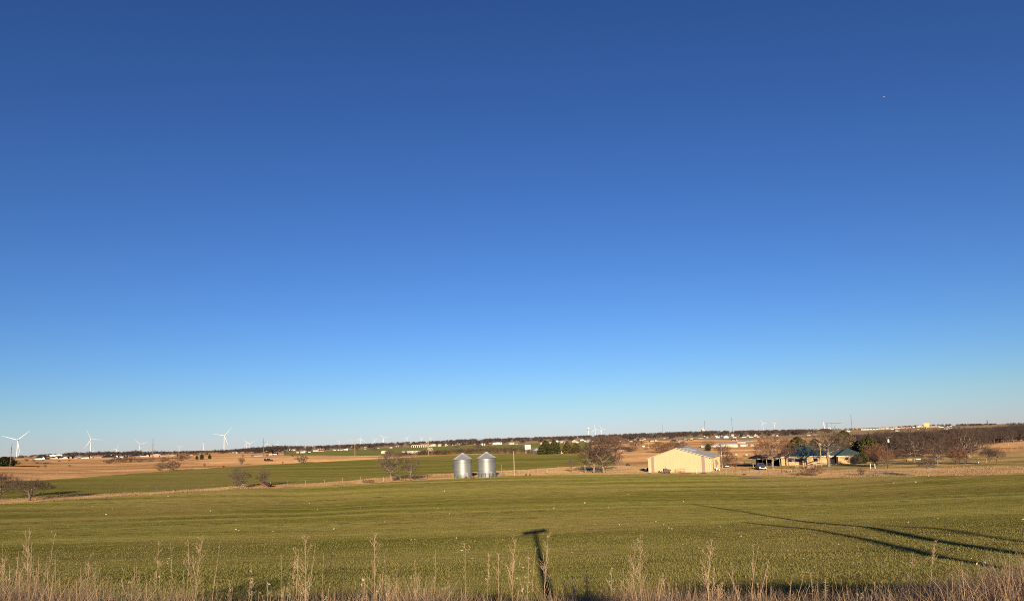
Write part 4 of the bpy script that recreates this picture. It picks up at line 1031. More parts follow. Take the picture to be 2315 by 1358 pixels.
# ------------------------------------------------------------------ billboard
def billboard():
    p = at(1193.5, 1024.5); s = mpp(p)
    t = thing('billboard', p, 'white roadside billboard on five thin legs', 'billboard', rz=faceaz(p) + .1)
    w, zb, zt = 13.2 * s, 9.6 * s, 19.6 * s
    MB().box((0, 0, (zb + zt) / 2), (w, .2, zt - zb)).build('panel', m_wht, t)
    for i in range(5): MB().tube((w * (-.42 + .21 * i), .18, -.3), (w * (-.42 + .21 * i), .18, zb + .5), .09, n=5).build('leg', m_cream, t)
    ink = mat('faded_ink', (.33, .32, .28), .8); tx = MB(); rs = np.random.RandomState(4)
    for row, (z0, xs, xe) in enumerate(((.78, -.28, .42), (.30, -.30, .40))):
        x = xs
        while x < xe:
            l = .045 + .05 * rs.rand(); hh = (zt - zb) * (.12 + .08 * rs.rand())
            tx.box((w * (x + l / 2), -.115, zb + (zt - zb) * (z0 - .06 * rs.rand())), (w * l, .03, hh)); x += l + .025 + (.05 if rs.rand() < .2 else 0)
    tx.box((w * -.40, -.115, zb + (zt - zb) * .72), (w * .045, .03, (zt - zb) * .3)).box((w * -.40, -.115, zb + (zt - zb) * .42), (w * .05, .03, (zt - zb) * .2))
    tx.build('faded_writing', ink, t)
billboard()
# ------------------------------------------------------------------ bales, tanks and small pale things
m_hay = mat('hay', (.50, .38, .22), .95, var=.25, scale=8); m_wrap = mat('bale_wrap', (.74, .68, .56), .6, var=.1, scale=2)
def bale(px, py, dpx, label, m=None, group=None, end=0.0):
    p = at(px, py); s = mpp(p); r = dpx * s / 2; L = r * 1.7
    t = thing('hay_bale', p, label, 'hay bale', group, rz=faceaz(p) + end)
    b = MB().lathe([(r * .1, -L / 2 - .04), (r * .93, -L / 2), (r, -L / 2 + .1), (r, L / 2 - .1), (r * .93, L / 2), (r * .1, L / 2 + .04)], 24); b.v = [(x, z, y + r) for x, y, z in b.v]
    b.build('wrap', m or m_wrap, t, True)
    c = MB().lathe([(r * .86, -.02), (r * .4, -.05), (.03, -.06)], 20); c.v = [(x, z - L / 2, y + r) for x, y, z in c.v]
    c.build('end_face', m_hay, t)
bale(1664.5, 1030.6, 5.6, 'left of two white wrapped bales on the pasture right of the barn', end=.9)
bale(1688, 1030.3, 5.2, 'right of two white wrapped bales on the pasture right of the barn', end=.9)
bale(2094, 1038.5, 6, 'tan round bale standing by the white panels in the right yard', m_hay)
bale(1485, 1011.5, 3.4, 'small pale bale on the pasture above the left barn slope')
bale(1535, 1000.5, 3.4, 'small pale bale on the pasture just over the barn ridge')
def tank(px, py, w, h, label):
    p = at(px, py); s = mpp(p); r = h * s / 2; L = w * s
    t = thing('storage_tank', p, label, 'tank', rz=faceaz(p))
    b = MB().lathe([(r * .3, -L / 2), (r * .9, -L / 2 + .2), (r, -L / 2 + .4), (r, L / 2 - .4), (r * .9, L / 2 - .2), (r * .3, L / 2)], 18); b.v = [(z, x, y + r + .25) for x, y, z in b.v]
    b.build('vessel', m_wht, t, True)
    for x in (-L * .3, L * .3): MB().box((x, 0, .15), (.2, r * 1.4, .5)).build('saddle', m_dark, t)
tank(1455, 1011.5, 6, 4.5, 'small white tank on the brown pasture left of the barn roof')
tank(2211.5, 1049, 5, 3.4, 'small white tank in the right hand pasture')
tank(1469, 1069.5, 7, 2.4, 'low white tank lying at the left front corner of the barn')
tank(1644, 1056.5, 9, 3, 'low pale tank behind the bare bush at the barn end')
# ------------------------------------------------------------------ fences, gates, pens
def fence(pts, label, npost, hp, m, wires=3, rails=0, name='wire_fence', cat='fence', rad=.05, mr=None, jit=.0):
    """pts: list of photo pixels along the foot of the fence"""
    P = [at(*q) for q in pts]
    L = [0]
    for a, b in zip(P[:-1], P[1:]): L.append(L[-1] + (b - a).length)
    def pos(t):
        d = t * L[-1]; i = min(max(np.searchsorted(L, d) - 1, 0), len(P) - 2); f = (d - L[i]) / (L[i+1] - L[i]); q = P[i].lerp(P[i+1], f)
        q.z = float(terr(q.x, q.y)); return q
    c = pos(.5); t = thing(name, c, label, cat)
    rs = np.random.RandomState(len(label) + npost)
    Q = [pos(i / (npost - 1)) - c for i in range(npost)]
    for q in Q:
        h = hp * (1 + rs.uniform(-jit, jit)); MB().tube(q - Vector((0, 0, .2)), q + Vector((rs.uniform(-.06, .06), 0, h)), rad, n=5).build('post', m, t)
    k = rails or wires
    for j in range(k):
        z = hp * (.95 - .8 * j / max(k - 1, 1)) if k > 1 else hp * .9
        MB().path([q + Vector((0, 0, z)) for q in Q], .035 if rails else .008, 4).build('rail' if rails else 'wire', mr or m, t)
    return t
m_wire = mat('fence_wire', (.25, .22, .2), .6, metal=.4)
fence([(96, 1127), (140, 1124), (220, 1119), (330, 1113.5), (480, 1104.5)], 'thin wire fence along the hedge strip left of the rusty hay rake', 12, 1.3, m_pole, mr=m_wire, jit=.15)
fence([(612, 1099.5), (672, 1096), (760, 1090.5), (815, 1087)], 'wire fence along the hedge strip right of the tipped wagon', 6, 1.25, m_polel, mr=m_wire, jit=.15)
fence([(848, 1090), (866, 1088.6), (884, 1087.2), (905, 1086)], 'short run of pale posts at the foot of the two pen trees', 4, 1.3, m_polel, mr=m_wire, wires=2, rad=.09)
fence([(888, 1087.5), (915, 1086), (945, 1084.5), (966, 1083.5)], 'dark pipe pen below the two bare trees', 9, 1.35, m_dark, rails=4, name='pipe_pen', cat='pen')
fence([(966, 1080.5), (990, 1079.5), (1018, 1078.5)], 'rusty low pipe pen left of the left grain bin', 6, 1.3, m_rust, rails=3, name='pipe_pen', cat='pen')
fence([(1031, 1082.0), (1042, 1081.7), (1053, 1081.5)], 'grey pipe gate in front of the left grain bin', 3, 1.25, m_steel, rails=4, name='pipe_gate', cat='gate')
fence([(1088, 1079.3), (1098, 1079), (1106, 1078.8)], 'grey cattle panel in front of the right grain bin', 3, 1.5, m_steel, rails=5, name='pipe_gate', cat='gate')
fence([(1106, 1078.8), (1125, 1077.8), (1143, 1077)], 'long pipe gate running right from the right grain bin', 4, 1.25, m_steel, rails=5, name='pipe_gate', cat='gate')
fence([(1146, 1075.5), (1154, 1075), (1180, 1073.5), (1215, 1072)], 'pale post fence around the foot of the plain tan post', 8, 1.2, m_polel, wires=3, mr=m_wire, rad=.06)
fence([(1215, 1066), (1260, 1064.5), (1310, 1065), (1345, 1066), (1365, 1066.5)], 'pale rail fence behind the small dark bare tree', 8, 1.2, m_polel, rails=1, name='rail_fence')
fence([(1372, 1068.5), (1400, 1067), (1440, 1066), (1462, 1066)], 'pale rail fence between the tallest bare tree and the barn', 6, 1.2, m_polel, rails=2, name='rail_fence')
fence([(1614, 1071), (1628, 1071.5), (1643, 1072), (1657, 1072.5)], 'cream pipe gate at the right corner of the barn', 4, 1.25, m_polel, rails=5, name='pipe_gate', cat='gate')
fence([(1664.5, 1072), (1670, 1072.3), (1675, 1072.5)], 'short cream panel gate right of the barn gate', 3, 1.3, m_polel, rails=5, name='pipe_gate', cat='gate')
fence([(1664, 1066), (1688, 1068.5), (1712, 1069.5), (1739, 1071), (1767, 1070), (1795, 1070)], 'dark steel post fence in front of the silver pickup', 7, 1.5, m_dark, wires=4, mr=m_wire)
fence([(1880, 1073), (1930, 1075), (1990, 1076), (2050, 1076)], 'sagging wire fence in the tall tan grass by the wooden feeder frame', 8, 1.15, m_pole, wires=3, mr=m_wire, jit=.1)
fence([(1640, 1050), (1670, 1051), (1700, 1050.5)], 'cream rail fence beyond the drive left of the carport', 6, 1.2, m_polel, rails=2, name='rail_fence')
fence([(2125, 1045), (2150, 1045.5), (2175, 1047), (2230, 1046)], 'pale picket line behind the two reddish bushes', 8, 1.2, m_polel, rails=1, name='rail_fence')
fence([(2029, 1044.5), (2038, 1044.6), (2064, 1045)], 'low pale panels stacked along the right yard', 5, .8, m_pole, rails=2, name='rail_fence', rad=.05, mr=m_polel)
fence([(2090, 1038), (2180, 1031), (2260, 1022), (2315, 1016)], 'wire fence climbing the right pasture to the wood', 12, 1.2, m_polel, wires=2, mr=m_wire)
def pasture_frame():
    p = at(1980, 1075); s = mpp(p)
    t = thing('feeder_frame', p, 'dark wooden rail frame in the tall tan grass', 'frame', rz=faceaz(p))
    for x in (-13.5, -1.5, 14): MB().box((x * s, 0, 4.6 * s), (.16, .16, 10 * s)).build('post', m_pole, t)
    MB().box((.3 * s, 0, 9.8 * s), (29 * s, .2, .16)).build('top_rail', m_pole, t)
    MB().box((6 * s, -.1, 4.6 * s), (15 * s, .06, .12)).build('lower_rail', m_pole, t)
    MB().path([(-13.5 * s, -.1, 3.2 * s), (-1.5 * s, -.1, 5.6 * s)], .05, 4).build('brace', m_pole, t)
pasture_frame()
def swing():
    p = at(1822, 1058); s = mpp(p)
    t = thing('swing_frame', p, 'rusty swing frame with a long top bar in the yard', 'swing frame', rz=faceaz(p))
    for x in (-4, 0, 22): MB().box((x * s, 0, 6.5 * s), (.2, .14, 13.5 * s)).build('post', m_polel, t)
    MB().tube((-14 * s, 0, 12.6 * s), (24 * s, 0, 12.4 * s), .06, n=6).build('top_bar', m_rust, t)
    MB().box((9 * s, .2, 3 * s), (16 * s, .6, .9)).build('bench', mat('pink_bench', (.45, .26, .2), .8), t)
swing()
def bench(px, py, w, h, label, m, name='garden_bench', cat='bench'):
    p = at(px, py); s = mpp(p); t = thing(name, p, label, cat, rz=faceaz(p)); W = w * s; H = h * s
    MB().box((0, 0, H * .9), (W, .6, H * .16)).build('top', m, t)
    for x in (-.42, .42): MB().box((W * x, 0, H * .41), (.1, .5, H * .82)).build('leg', m, t)
bench(1785.5, 1066.5, 9, 5, 'cream trestle on the grass in front of the yard fence', m_polel, 'trestle', 'trestle')
bench(1802, 1057, 5, 9, 'white pump stand in the yard left of the swing frame', m_wht, 'pump_stand', 'stand')
bench(1851, 1052, 12, 6, 'dark outdoor table against the ranch house wall', m_drk, 'patio_table', 'table')
bench(1868, 1052.5, 15, 6.5, 'tan low trailer bed at the ranch house wall beside the pale limbed tree', m_polel, 'flat_trailer', 'trailer')
# ------------------------------------------------------------------ machinery
m_yel = mat('faded_yellow', (.36, .34, .15), .7, var=.2); m_red = mat('rust_red', (.40, .12, .06), .75, var=.3); m_grim = mat('grimy_steel', (.13, .10, .105), .7, var=.3, scale=2)
def iron_wheel(parent, x, y, r, m, n=8, name='wheel'):
    pts = [(x + r * math.cos(a), y, r + r * math.sin(a)) for a in np.linspace(0, 2 * math.pi, 25)]
    o = MB().path(pts, .06, 5).build(name, m, parent)
    sp_ = MB()
    for k in range(n): a = 2 * math.pi * k / n; sp_.tube((x, y, r), (x + r * math.cos(a), y, r + r * math.sin(a)), .028, n=4)
    sp_.build('spokes', m, o)
def hay_rake():
    p = at(538, 1104); s = mpp(p)
    t = thing('hay_rake', p, 'faded yellow hay rake with spoked wheels around the rounded bare tree', 'hay rake', rz=faceaz(p))
    iron_wheel(t, 12 * s, -.3, 5.2 * s, m_yel); iron_wheel(t, -21 * s, .2, 2.6 * s, m_yel, 6); iron_wheel(t, -15 * s, .6, 3.0 * s, m_yel, 6)
    MB().path([(-24 * s, 0, 2 * s), (-8 * s, 0, 3 * s), (12 * s, 0, 5 * s), (22 * s, .3, 7 * s)], .09, 5).build('frame', m_yel, t)
    ti = MB()
    for i in range(14): x = (-20 + 2.2 * i) * s; ti.path([(x, -.3, 3 * s), (x + .1, -.7, 1.2 * s), (x + .25, -.4, .05)], .035, 4)
    ti.build('tines', m_yel, t)
    MB().box((-19 * s, 0, 5.0 * s), (.45, .4, .12)).build('seat', m_yel, t)
    MB().path([(14 * s, 0, 6 * s), (25 * s, 0, 5.5 * s)], .12, 5).build('drawbar', m_dark, t)
hay_rake()
def wagon():
    p = at(599, 1101); s = mpp(p)
    t = thing('farm_wagon', p, 'tipped rusty red wagon with dark slats behind the thin bare tree', 'wagon', rz=faceaz(p))
    c, sn = math.cos(R(34)), math.sin(R(34))
    def q(u, v, y=0): return (u * c + v * sn, y, -u * sn + v * c + 6 * s)       # deck slopes down to the right
    MB().path([q(-13 * s, -1 * s), q(12 * s, -1 * s)], .16, 5).build('deck_rail', m_red, t)
    dk = MB(); dk.add([q(-12 * s, 0, -.2), q(12 * s, 0, -.2), q(12 * s, 0, 2.2), q(-12 * s, 0, 2.2), q(-12 * s, -.4 * s, -.2), q(12 * s, -.4 * s, -.2), q(12 * s, -.4 * s, 2.2), q(-12 * s, -.4 * s, 2.2)],
                      [(0, 1, 2, 3), (7, 6, 5, 4), (0, 4, 5, 1), (1, 5, 6, 2), (2, 6, 7, 3), (3, 7, 4, 0)])
    dk.build('deck', m_drk, t)
    sl = MB()
    for i in range(7): u = (-10 + 3.0 * i) * s; sl.path([q(u, 0, -.3), q(u + 1.5 * s, 7.5 * s, -.3)], .09, 4)
    sl.build('slats', m_grim, t)
    bk = MB(); bk.add([q(-9 * s, .3 * s, .3), q(12 * s, .3 * s, .3), q(14 * s, 8.5 * s, .3), q(-4 * s, 6.5 * s, .3), q(-9 * s, .3 * s, .5), q(12 * s, .3 * s, .5), q(14 * s, 8.5 * s, .5), q(-4 * s, 6.5 * s, .5)],
                      [(0, 1, 2, 3), (7, 6, 5, 4), (0, 4, 5, 1), (1, 5, 6, 2), (2, 6, 7, 3), (3, 7, 4, 0)])
    bk.build('side_board', m_drk, t)
    wv = MB().lathe([(.2, -.15), (2.6 * s, -.15), (2.6 * s, .15), (.2, .15)], 18); wv.v = [(x + 9 * s, z - .6, y + 2.6 * s) for x, y, z in wv.v]; wv.build('wheel', m_rub, t)
    MB().path([(-6 * s, 0, 0), (-3 * s, 0, 5 * s)], .12, 5).build('strut', m_red, t)
wagon()
def harrow():
    p = at(835, 1090.5); s = mpp(p)
    t = thing('disc_harrow', p, 'dark disc harrow with rusty frames left of the pipe pens', 'harrow', rz=faceaz(p))
    for x in (-12, -7, 0, 4, 9): iron_wheel(t, x * s, 0, 3.0 * s if x < 5 else 2.4 * s, m_dark, 6, 'disc')
    MB().box((-1 * s, 0, 5 * s), (26 * s, .2, .12)).box((-1 * s, 0, 1.2 * s), (24 * s, .2, .1)).build('frame', m_dark, t)
    for x in (-2, 3, 12): MB().box((x * s, 0, 3.5 * s), (.12, .12, 7 * s)).build('upright', m_rust, t)
harrow()
def hopper():
    p = at(1507, 1069.5); s = mpp(p)
    t = thing('hopper_wagon', p, 'grey steel hopper wagon tilted against the barn front', 'hopper wagon', rz=faceaz(p) + .1)
    c = lambda u, v: (u * math.cos(R(-10)) - v * math.sin(R(-10)), u * math.sin(R(-10)) + v * math.cos(R(-10)) + 2.4 * s)
    a = [c(-7.5 * s, 7.5 * s), c(9 * s, 7.5 * s), c(6 * s, 1.0 * s), c(-8 * s, .5 * s)]
    MB().prism(a, -1.0, 1.0).build('hopper', m_grim, t)
    MB().path([(-17 * s, 0, .1), (-7 * s, 0, 3.2 * s)], .14, 5).build('drawbar', m_pole, t)
    MB().path([(1 * s, .2, 8 * s), (-2 * s, .2, 14 * s)], .08, 5).build('spout', m_dark, t)
    for x in (-5, 5): 
        w = MB().lathe([(.1, -.12), (1.9 * s, -.12), (1.9 * s, .12), (.1, .12)], 16); w.v = [(X_ + x * s, z - .9, y + 1.9 * s) for X_, y, z in w.v]; w.build('wheel', m_rub, t)
    MB().box((0, 0, 2.0 * s), (15 * s, 1.2, .2)).build('chassis', m_rust, t)
hopper()
def junk(px, py, w, h, label, m, name, cat, style=0):
    p = at(px, py); s = mpp(p); W = w * s; H = h * s
    t = thing(name, p, label, cat, rz=faceaz(p))
    if style == 0:     # pile of beams
        for i in range(3): MB().box((W * .03 * (i - 1), -.25 + .25 * i, H * (.25 + .25 * i)), (W * (1 - .12 * i), .22, H * .3)).build('beam', m, t)
    elif style == 1:   # drum / barrel
        MB().lathe([(W * .44, 0), (W * .5, .04), (W * .5, H * .33), (W * .52, H * .36), (W * .5, H * .4), (W * .5, H * .95), (W * .44, H)], 16).build('drum', m, t, True)
        MB().lathe([(W * .1, H), (W * .1, H + .05)], 8).build('bung', m_dark, t)
    elif style == 2:   # rail frame
        for x in (-.48, 0, .48): MB().tube((W * x, 0, 0), (W * x, 0, H), .05, n=5).build('upright', m, t)
        for z in (.35, .95): MB().tube((-W * .5, 0, H * z), (W * .5, 0, H * z), .045, n=5).build('rail', m, t)
    elif style == 3:   # cabinet with lid
        MB().box((0, 0, H * .45), (W, W * .8, H * .9)).build('cabinet', m, t); MB().box((0, 0, H * .94), (W * 1.1, W * .9, H * .08)).build('lid', m_galvr, t)
    elif style == 4:   # heap
        b = MB(); rs = np.random.RandomState(int(px)); n = 14
        vs = [(0, 0, H)] + [(W * .3 * math.cos(a) * rs.uniform(.7, 1.2), W * .3 * math.sin(a), H * rs.uniform(.5, .8)) for a in np.linspace(0, 6.28, n, endpoint=False)] + \
             [(W * .5 * math.cos(a) * rs.uniform(.85, 1.1), W * .4 * math.sin(a), -.1) for a in np.linspace(0, 6.28, n, endpoint=False)]
        fs = [(0, 1 + i, 1 + (i + 1) % n) for i in range(n)] + [(1 + i, 1 + n + i, 1 + n + (i + 1) % n, 1 + (i + 1) % n) for i in range(n)]
        b.add(vs, fs).build('heap', m, t)
junk(1549, 1070.3, 30, 3.2, 'long rusty beams lying along the barn front', m_rust, 'beam_stack', 'beams')
junk(1538, 1067.5, 22, 9, 'rusty loading frame leaning by the barn front', m_rust, 'loading_frame', 'frame', 2)
junk(1575.5, 1070, 1.6, 12, 'white painted standpipe before the right half of the barn front', m_wht, 'standpipe', 'standpipe', 1)
junk(1591, 1070, 13, 3, 'dark low scrap pile under the right mauve stripe', m_dark, 'scrap_pile', 'scrap', 0)
junk(1462, 1066, 8, 8, 'dark cabinet shaped tank at the left end of the barn', m_drk, 'fuel_cabinet', 'cabinet', 3)
junk(1621.5, 1063, 4, 7, 'grey steel cabinet beside the barn downspout', m_galvr, 'steel_cabinet', 'cabinet', 3)
junk(1616, 1062.5, 4, 4, 'dark drum standing beside the grey steel cabinet', m_drk, 'oil_drum', 'drum', 1)
junk(1626.5, 1064, 3, 5, 'white drum between the grey cabinet and the barn gate', m_wht, 'white_drum', 'drum', 1)
junk(1490.5, 1068.5, 4, 4.5, 'dark drum left of the tilted hopper wagon', m_dark, 'oil_drum', 'drum', 1)
junk(1683, 1073, 10, 3, 'dark scrap heap by the short cream panel gate', m_dark, 'scrap_heap', 'heap', 4)
junk(1692, 1073.3, 12, 1.5, 'pale poles lying in the grass right of the scrap heap', m_polel, 'pole_stack', 'poles', 0)
junk(1419, 1052, 12, 5, 'small dark mound on the pasture left of the barn', m_dark, 'earth_mound', 'mound', 4)
junk(2132, 1034.5, 20, 4, 'dark brush heap left of the large dark oak', m_bark, 'brush_heap', 'heap', 4)
junk(2036, 1032.5, 40, 3, 'long dark brush heap at the foot of the right wood', m_bark, 'brush_heap', 'heap', 4)
junk(281, 1115.5, 9, 5, 'dark stump heap in the hedge strip near the left edge', m_bark, 'stump', 'stump', 4)
junk(393, 1109, 10, 4, 'low mound of roots in the hedge strip left of the hay rake', m_bark, 'root_mound', 'mound', 4)
junk(1068, 1080.7, 9, 6, 'rusty drum cluster between the two grain bins', m_rust, 'rusty_drum', 'drum', 1)
junk(1053, 1081.3, 5, 5, 'rusty drum in front of the right side of the left grain bin', m_rust, 'rusty_drum', 'drum', 1)
junk(1189, 1073.8, 5, 3.5, 'dark tyre pile below the plain tan post', m_rub, 'tyre_pile', 'tyres', 4)
junk(1198, 1073.6, 5, 3, 'second dark tyre pile, a little right of the plain tan post', m_rub, 'tyre_pile', 'tyres', 4)
junk(2057, 1040.5, 10, 4, 'tan crate stack behind the low pale panels', m_polel, 'crate_stack', 'crates', 0)
junk(2078, 1038.5, 13, 2.6, 'cream feed trough left of the tan round bale', m_trim, 'feed_trough', 'trough', 0)
junk(2045, 1043.5, 9, 4, 'rusty implement in front of the low pale panels', m_rust, 'implement', 'implement', 2)
junk(2109, 1043, 9, 3.5, 'grey topped cabinet right of the tan round bale', m_dark, 'feed_cabinet', 'cabinet', 3)
junk(1352, 1067.5, 18, 7, 'dark timber trailer between the two pale trunks', m_dark, 'timber_trailer', 'trailer', 0)
junk(1330, 1067.5, 22, 3, 'dark fallen logs left of the leaning pale trunk', m_bark, 'log_pile', 'logs', 0)
junk(1461, 1014.8, 11, 2.4, 'dark implement parked at the foot of the short pale pole', m_dark, 'implement', 'implement', 0)
# ------------------------------------------------------------------ far houses
HC = {'w': (.80, .76, .68), 't': (.62, .48, .32), 'c': (.72, .62, .40), 'b': (.48, .27, .17), 'g': (.42, .40, .38), 'p': (.66, .45, .36), 'd': (.10, .08, .07), 'o': (.52, .27, .13), 'y': (.78, .62, .22)}
ROOFC = {'k': (.035, .032, .035), 'g': (.28, .27, .27), 'b': (.16, .09, .06), 'r': (.38, .07, .05), 'w': (.74, .72, .68), 't': (.42, .31, .22), 'c': (.66, .58, .42)}
def wallm(c): return mat('house_wall_' + c, HC[c], .85, var=.08, scale=.5)
def roofm(c): return mat('house_roof_' + c, ROOFC[c], .85, var=.15, scale=.5)
def house(px, py, w, hw, hr, wc, rc, style, label, group='houses of the far town', r=None, name='house', cat='house', yaw=None, wins=True):
    p = at(px, py, r); s = mpp(p); W = w * s; H = hw * s; T = hr * s; D = min(max(W * .75, 7), 16)
    yaw = ((int(px * 7) % 11) - 5) * .05 if yaw is None else yaw
    t = thing(name, p, label, cat, group, rz=faceaz(p) + yaw)
    wm, rm = wallm(wc), roofm(rc)
    if style == 'g':          # ridge across the view
        MB().prism([(-W/2, -1.5), (W/2, -1.5), (W/2, H), (-W/2, H)], 0, D).build('wall', wm, t)
        o = .45; MB().add([(-W/2 - o, -o, H - .02), (W/2 + o, -o, H - .02), (W/2 + o, D + o, H - .02), (-W/2 - o, D + o, H - .02), (-W/2 - o, D/2, H + T), (W/2 + o, D/2, H + T)],
                          [(0, 3, 2, 1), (0, 1, 5, 4), (1, 2, 5), (2, 3, 4, 5), (3, 0, 4)]).build('roof', rm, t)
    elif style == 'h':
        MB().prism([(-W/2, -1.5), (W/2, -1.5), (W/2, H), (-W/2, H)], 0, D).build('wall', wm, t)
        hip(MB(), -W/2, W/2, 0, D, H + .1, H + T).build('roof', rm, t)
    elif style == 'f':        # gable towards us
        MB().prism([(-W/2, -1.5), (W/2, -1.5), (W/2, H), (0, H + T), (-W/2, H)], 0, D * 1.2).build('wall', wm, t)
        o = .4; th = .18; k = T / (W / 2)
        MB().prism([(-W/2 - o, H - o * k + .02), (0, H + T + .02), (W/2 + o, H - o * k + .02), (W/2 + o, H - o * k + th), (0, H + T + th + .1), (-W/2 - o, H - o * k + th)], -o, D * 1.2 + o).build('roof', rm, t)
    elif style == 'x':        # hip body with a front gable, as in new subdivisions
        MB().prism([(-W/2, -1.5), (W/2, -1.5), (W/2, H), (-W/2, H)], 0, D).build('wall', wm, t)
        hip(MB(), -W/2, W/2, 0, D, H + .1, H + T).build('roof', rm, t)
        gw = W * .26; gx = -W * .2 if int(px) % 2 else W * .18
        MB().prism([(gx - gw/2, -1.5), (gx + gw/2, -1.5), (gx + gw/2, H), (gx, H + T * .62), (gx - gw/2, H)], -2.2, D / 2).build('front_gable', wm, t)
        k = T * .62 / (gw / 2)
        MB().prism([(gx - gw/2 - .4, H - .4 * k + .03), (gx, H + T * .62 + .03), (gx + gw/2 + .4, H - .4 * k + .03), (gx + gw/2 + .4, H - .4 * k + .22), (gx, H + T * .62 + .3), (gx - gw/2 - .4, H - .4 * k + .22)], -2.6, D / 2).build('gable_roof', rm, t)
    elif style == 'm':        # low pitched metal building
        MB().prism([(-W/2, -1.5), (W/2, -1.5), (W/2, H), (-W/2, H)], 0, D * 1.1).build('wall', wm, t)
        MB().prism([(-W/2 - .2, H + .01), (W/2 + .2, H + .01), (W/2 + .2, H + .25), (W * .1, H + T), (-W/2 - .2, H + .25)], -.25, D * 1.1 + .2).build('roof', rm, t)
    elif style == 'q':        # arched roof
        n = 12; arc = [(W/2 * math.cos(a), H + T * math.sin(a)) for a in np.linspace(0, math.pi, n)]
        MB().prism([(-W/2, -1.5), (W/2, -1.5)] + [(x * .985, z - .04) for x, z in arc], 0, D).build('wall', wm, t)
        o = MB(); vs = []
        for y in (-.25, D + .2):
            vs += [(x * 1.01, y, z + .05) for x, z in arc]
        fs = [(i, i + 1, n + i + 1, n + i) for i in range(n - 1)]
        o.add(vs, fs).build('roof', rm, t)
    yf = {'x': 0}.get(style, 0)
    if wins and H > 1.6:
        n = max(2, min(5, int(W / 4)))
        for i in range(n):
            x = W * (-.38 + .76 * i / (n - 1))
            if style == 'x' and abs(x - (-W * .2 if int(px) % 2 else W * .18)) < W * .15: continue
            ww = min(1.3, W * .09)
            if i == n // 2: MB().box((x, -.03, min(1.05, H * .42)), (1.0, .06, min(2.1, H * .84))).build('door', mat('house_door', (.10, .07, .05), .6), t)
            else: MB().box((x, -.03, H * .58), (ww, .06, min(1.3, H * .45))).build('window', m_glass, t)
    if style in 'gx' and W > 11: MB().box((W * .27, D * .5, H + T), (.8, .8, 1.3)).build('chimney', mat('house_chimney', (.3, .2, .15), .9), t)
    return t
SUB = 'houses of the subdivision on the left crest'
HS = house
HS(92, 1038.2, 23, 3.6, 4.2, 'w', 'k', 'x', 'white gabled house with black roof, leftmost of the subdivision', SUB)
HS(106, 1037.6, 9, 1.6, 1.0, 'w', 'k', 'g', 'white garage with low black roof beside the leftmost subdivision house', SUB)
HS(104, 1032, 10, 1.6, 1.4, 'd', 'k', 'g', 'dark roofed house peeping out above the leftmost white gabled house', SUB, r=1050)
HS(126, 1032, 24, 3.8, .7, 'w', 'w', 'm', 'long plain white metal building at the left end of the subdivision', SUB, r=1150, name='metal_building', cat='building', wins=False)
HS(133, 1036.4, 30, 2.6, 4.0, 'c', 'k', 'x', 'cream house with wide black roof below the long white metal building', SUB)
HS(146, 1036.6, 12, 2.6, 3.0, 'w', 'k', 'f', 'white front gable house squeezed beside the cream house', SUB)
HS(163, 1035.6, 20, 2.6, 3.2, 't', 'k', 'x', 'tan house with black roof, fourth from the left of the crest', SUB)
HS(178, 1034, 14, 2.2, 2.6, 'g', 'g', 'g', 'grey house with grey roof left of the low white ended house', SUB)
HS(192, 1035.6, 15, 2.8, 2.0, 'w', 'k', 'g', 'low house with bright white end and flat dark roof', SUB)
HS(203.5, 1034.8, 9.5, 2.6, 2.2, 'p', 'k', 'f', 'small pinkish house under the large turbine', SUB)
HS(223, 1034.4, 18, 2.4, 3.0, 't', 't', 'g', 'tan house with tan roof right of the pinkish one', SUB)
HS(244, 1034, 24, 2.0, 4.2, 'd', 'k', 'h', 'house with the broadest solid black roof of the subdivision', SUB)
HS(239, 1028, 8, 2.0, 2.2, 'w', 'k', 'f', 'left of two white gables with black roofs behind the black roof', SUB, r=1150)
HS(249, 1027.5, 9, 2.0, 2.4, 'w', 'k', 'f', 'right of two white gables with black roofs behind the black roof', SUB, r=1150)
HS(269, 1033.4, 18, 2.6, 4.6, 'w', 'b', 'x', 'white house with tall brown roof above the scrub row', SUB)
HS(287, 1032.8, 18, 2.6, 3.6, 'g', 'b', 'x', 'grey house with brown roof under the vee bladed turbine', SUB)
HS(306, 1032.6, 20, 2.4, 4.0, 'b', 'k', 'h', 'brown brick house with black roof left of the tan house', SUB)
HS(330, 1032, 23, 3.0, 3.2, 't', 'k', 'x', 'tan house with black roof left of the pink brick house', SUB)
HS(353.5, 1032, 18, 3.6, 3.2, 'p', 't', 'q', 'pink brick house with rounded gable beside the dark mast', SUB)
HS(375, 1030.5, 25, 2.2, 1.6, 't', 'g', 'g', 'long low house with grey roof right of the pink brick house', SUB)
HS(393, 1030.4, 12, 2.6, 1.2, 't', 't', 'g', 'small tan house behind the dark thicket', SUB)
HS(431, 1028.5, 9, 1.4, 1.2, 'p', 't', 'g', 'little pink house right of the dark thicket', SUB)
HS(532.5, 1024, 9, 2.6, .6, 'w', 'w', 'm', 'white box house below the overlapping turbine pair')
HS(546, 1023, 9, 1.4, 1.2, 'p', 'b', 'g', 'pinkish house right of the white box house')
HS(584, 1030.5, 18, 2.2, 1.2, 't', 't', 'g', 'long tan house at the foot of the crossarm mast')
HS(602, 1020.5, 5, 1.4, .6, 'w', 'w', 'm', 'tiny white house just right of the crossarm mast')
HS(612, 1027.8, 7, 1.4, .6, 'w', 'w', 'm', 'low white shed left of the dark roofed white house')
HS(621, 1027.5, 10, 2.4, 1.6, 'w', 'k', 'g', 'white house with dark roof above the parked pickup')
HS(569, 1018, 5, 1.2, .6, 'w', 'g', 'g', 'small pale house beneath the front turbine of the overlapping pair')
GF = 'houses along the back of the green field'
HS(673, 1023.5, 6, 2.2, 1.2, 't', 't', 'f', 'leftmost tan house along the back of the green field', GF)
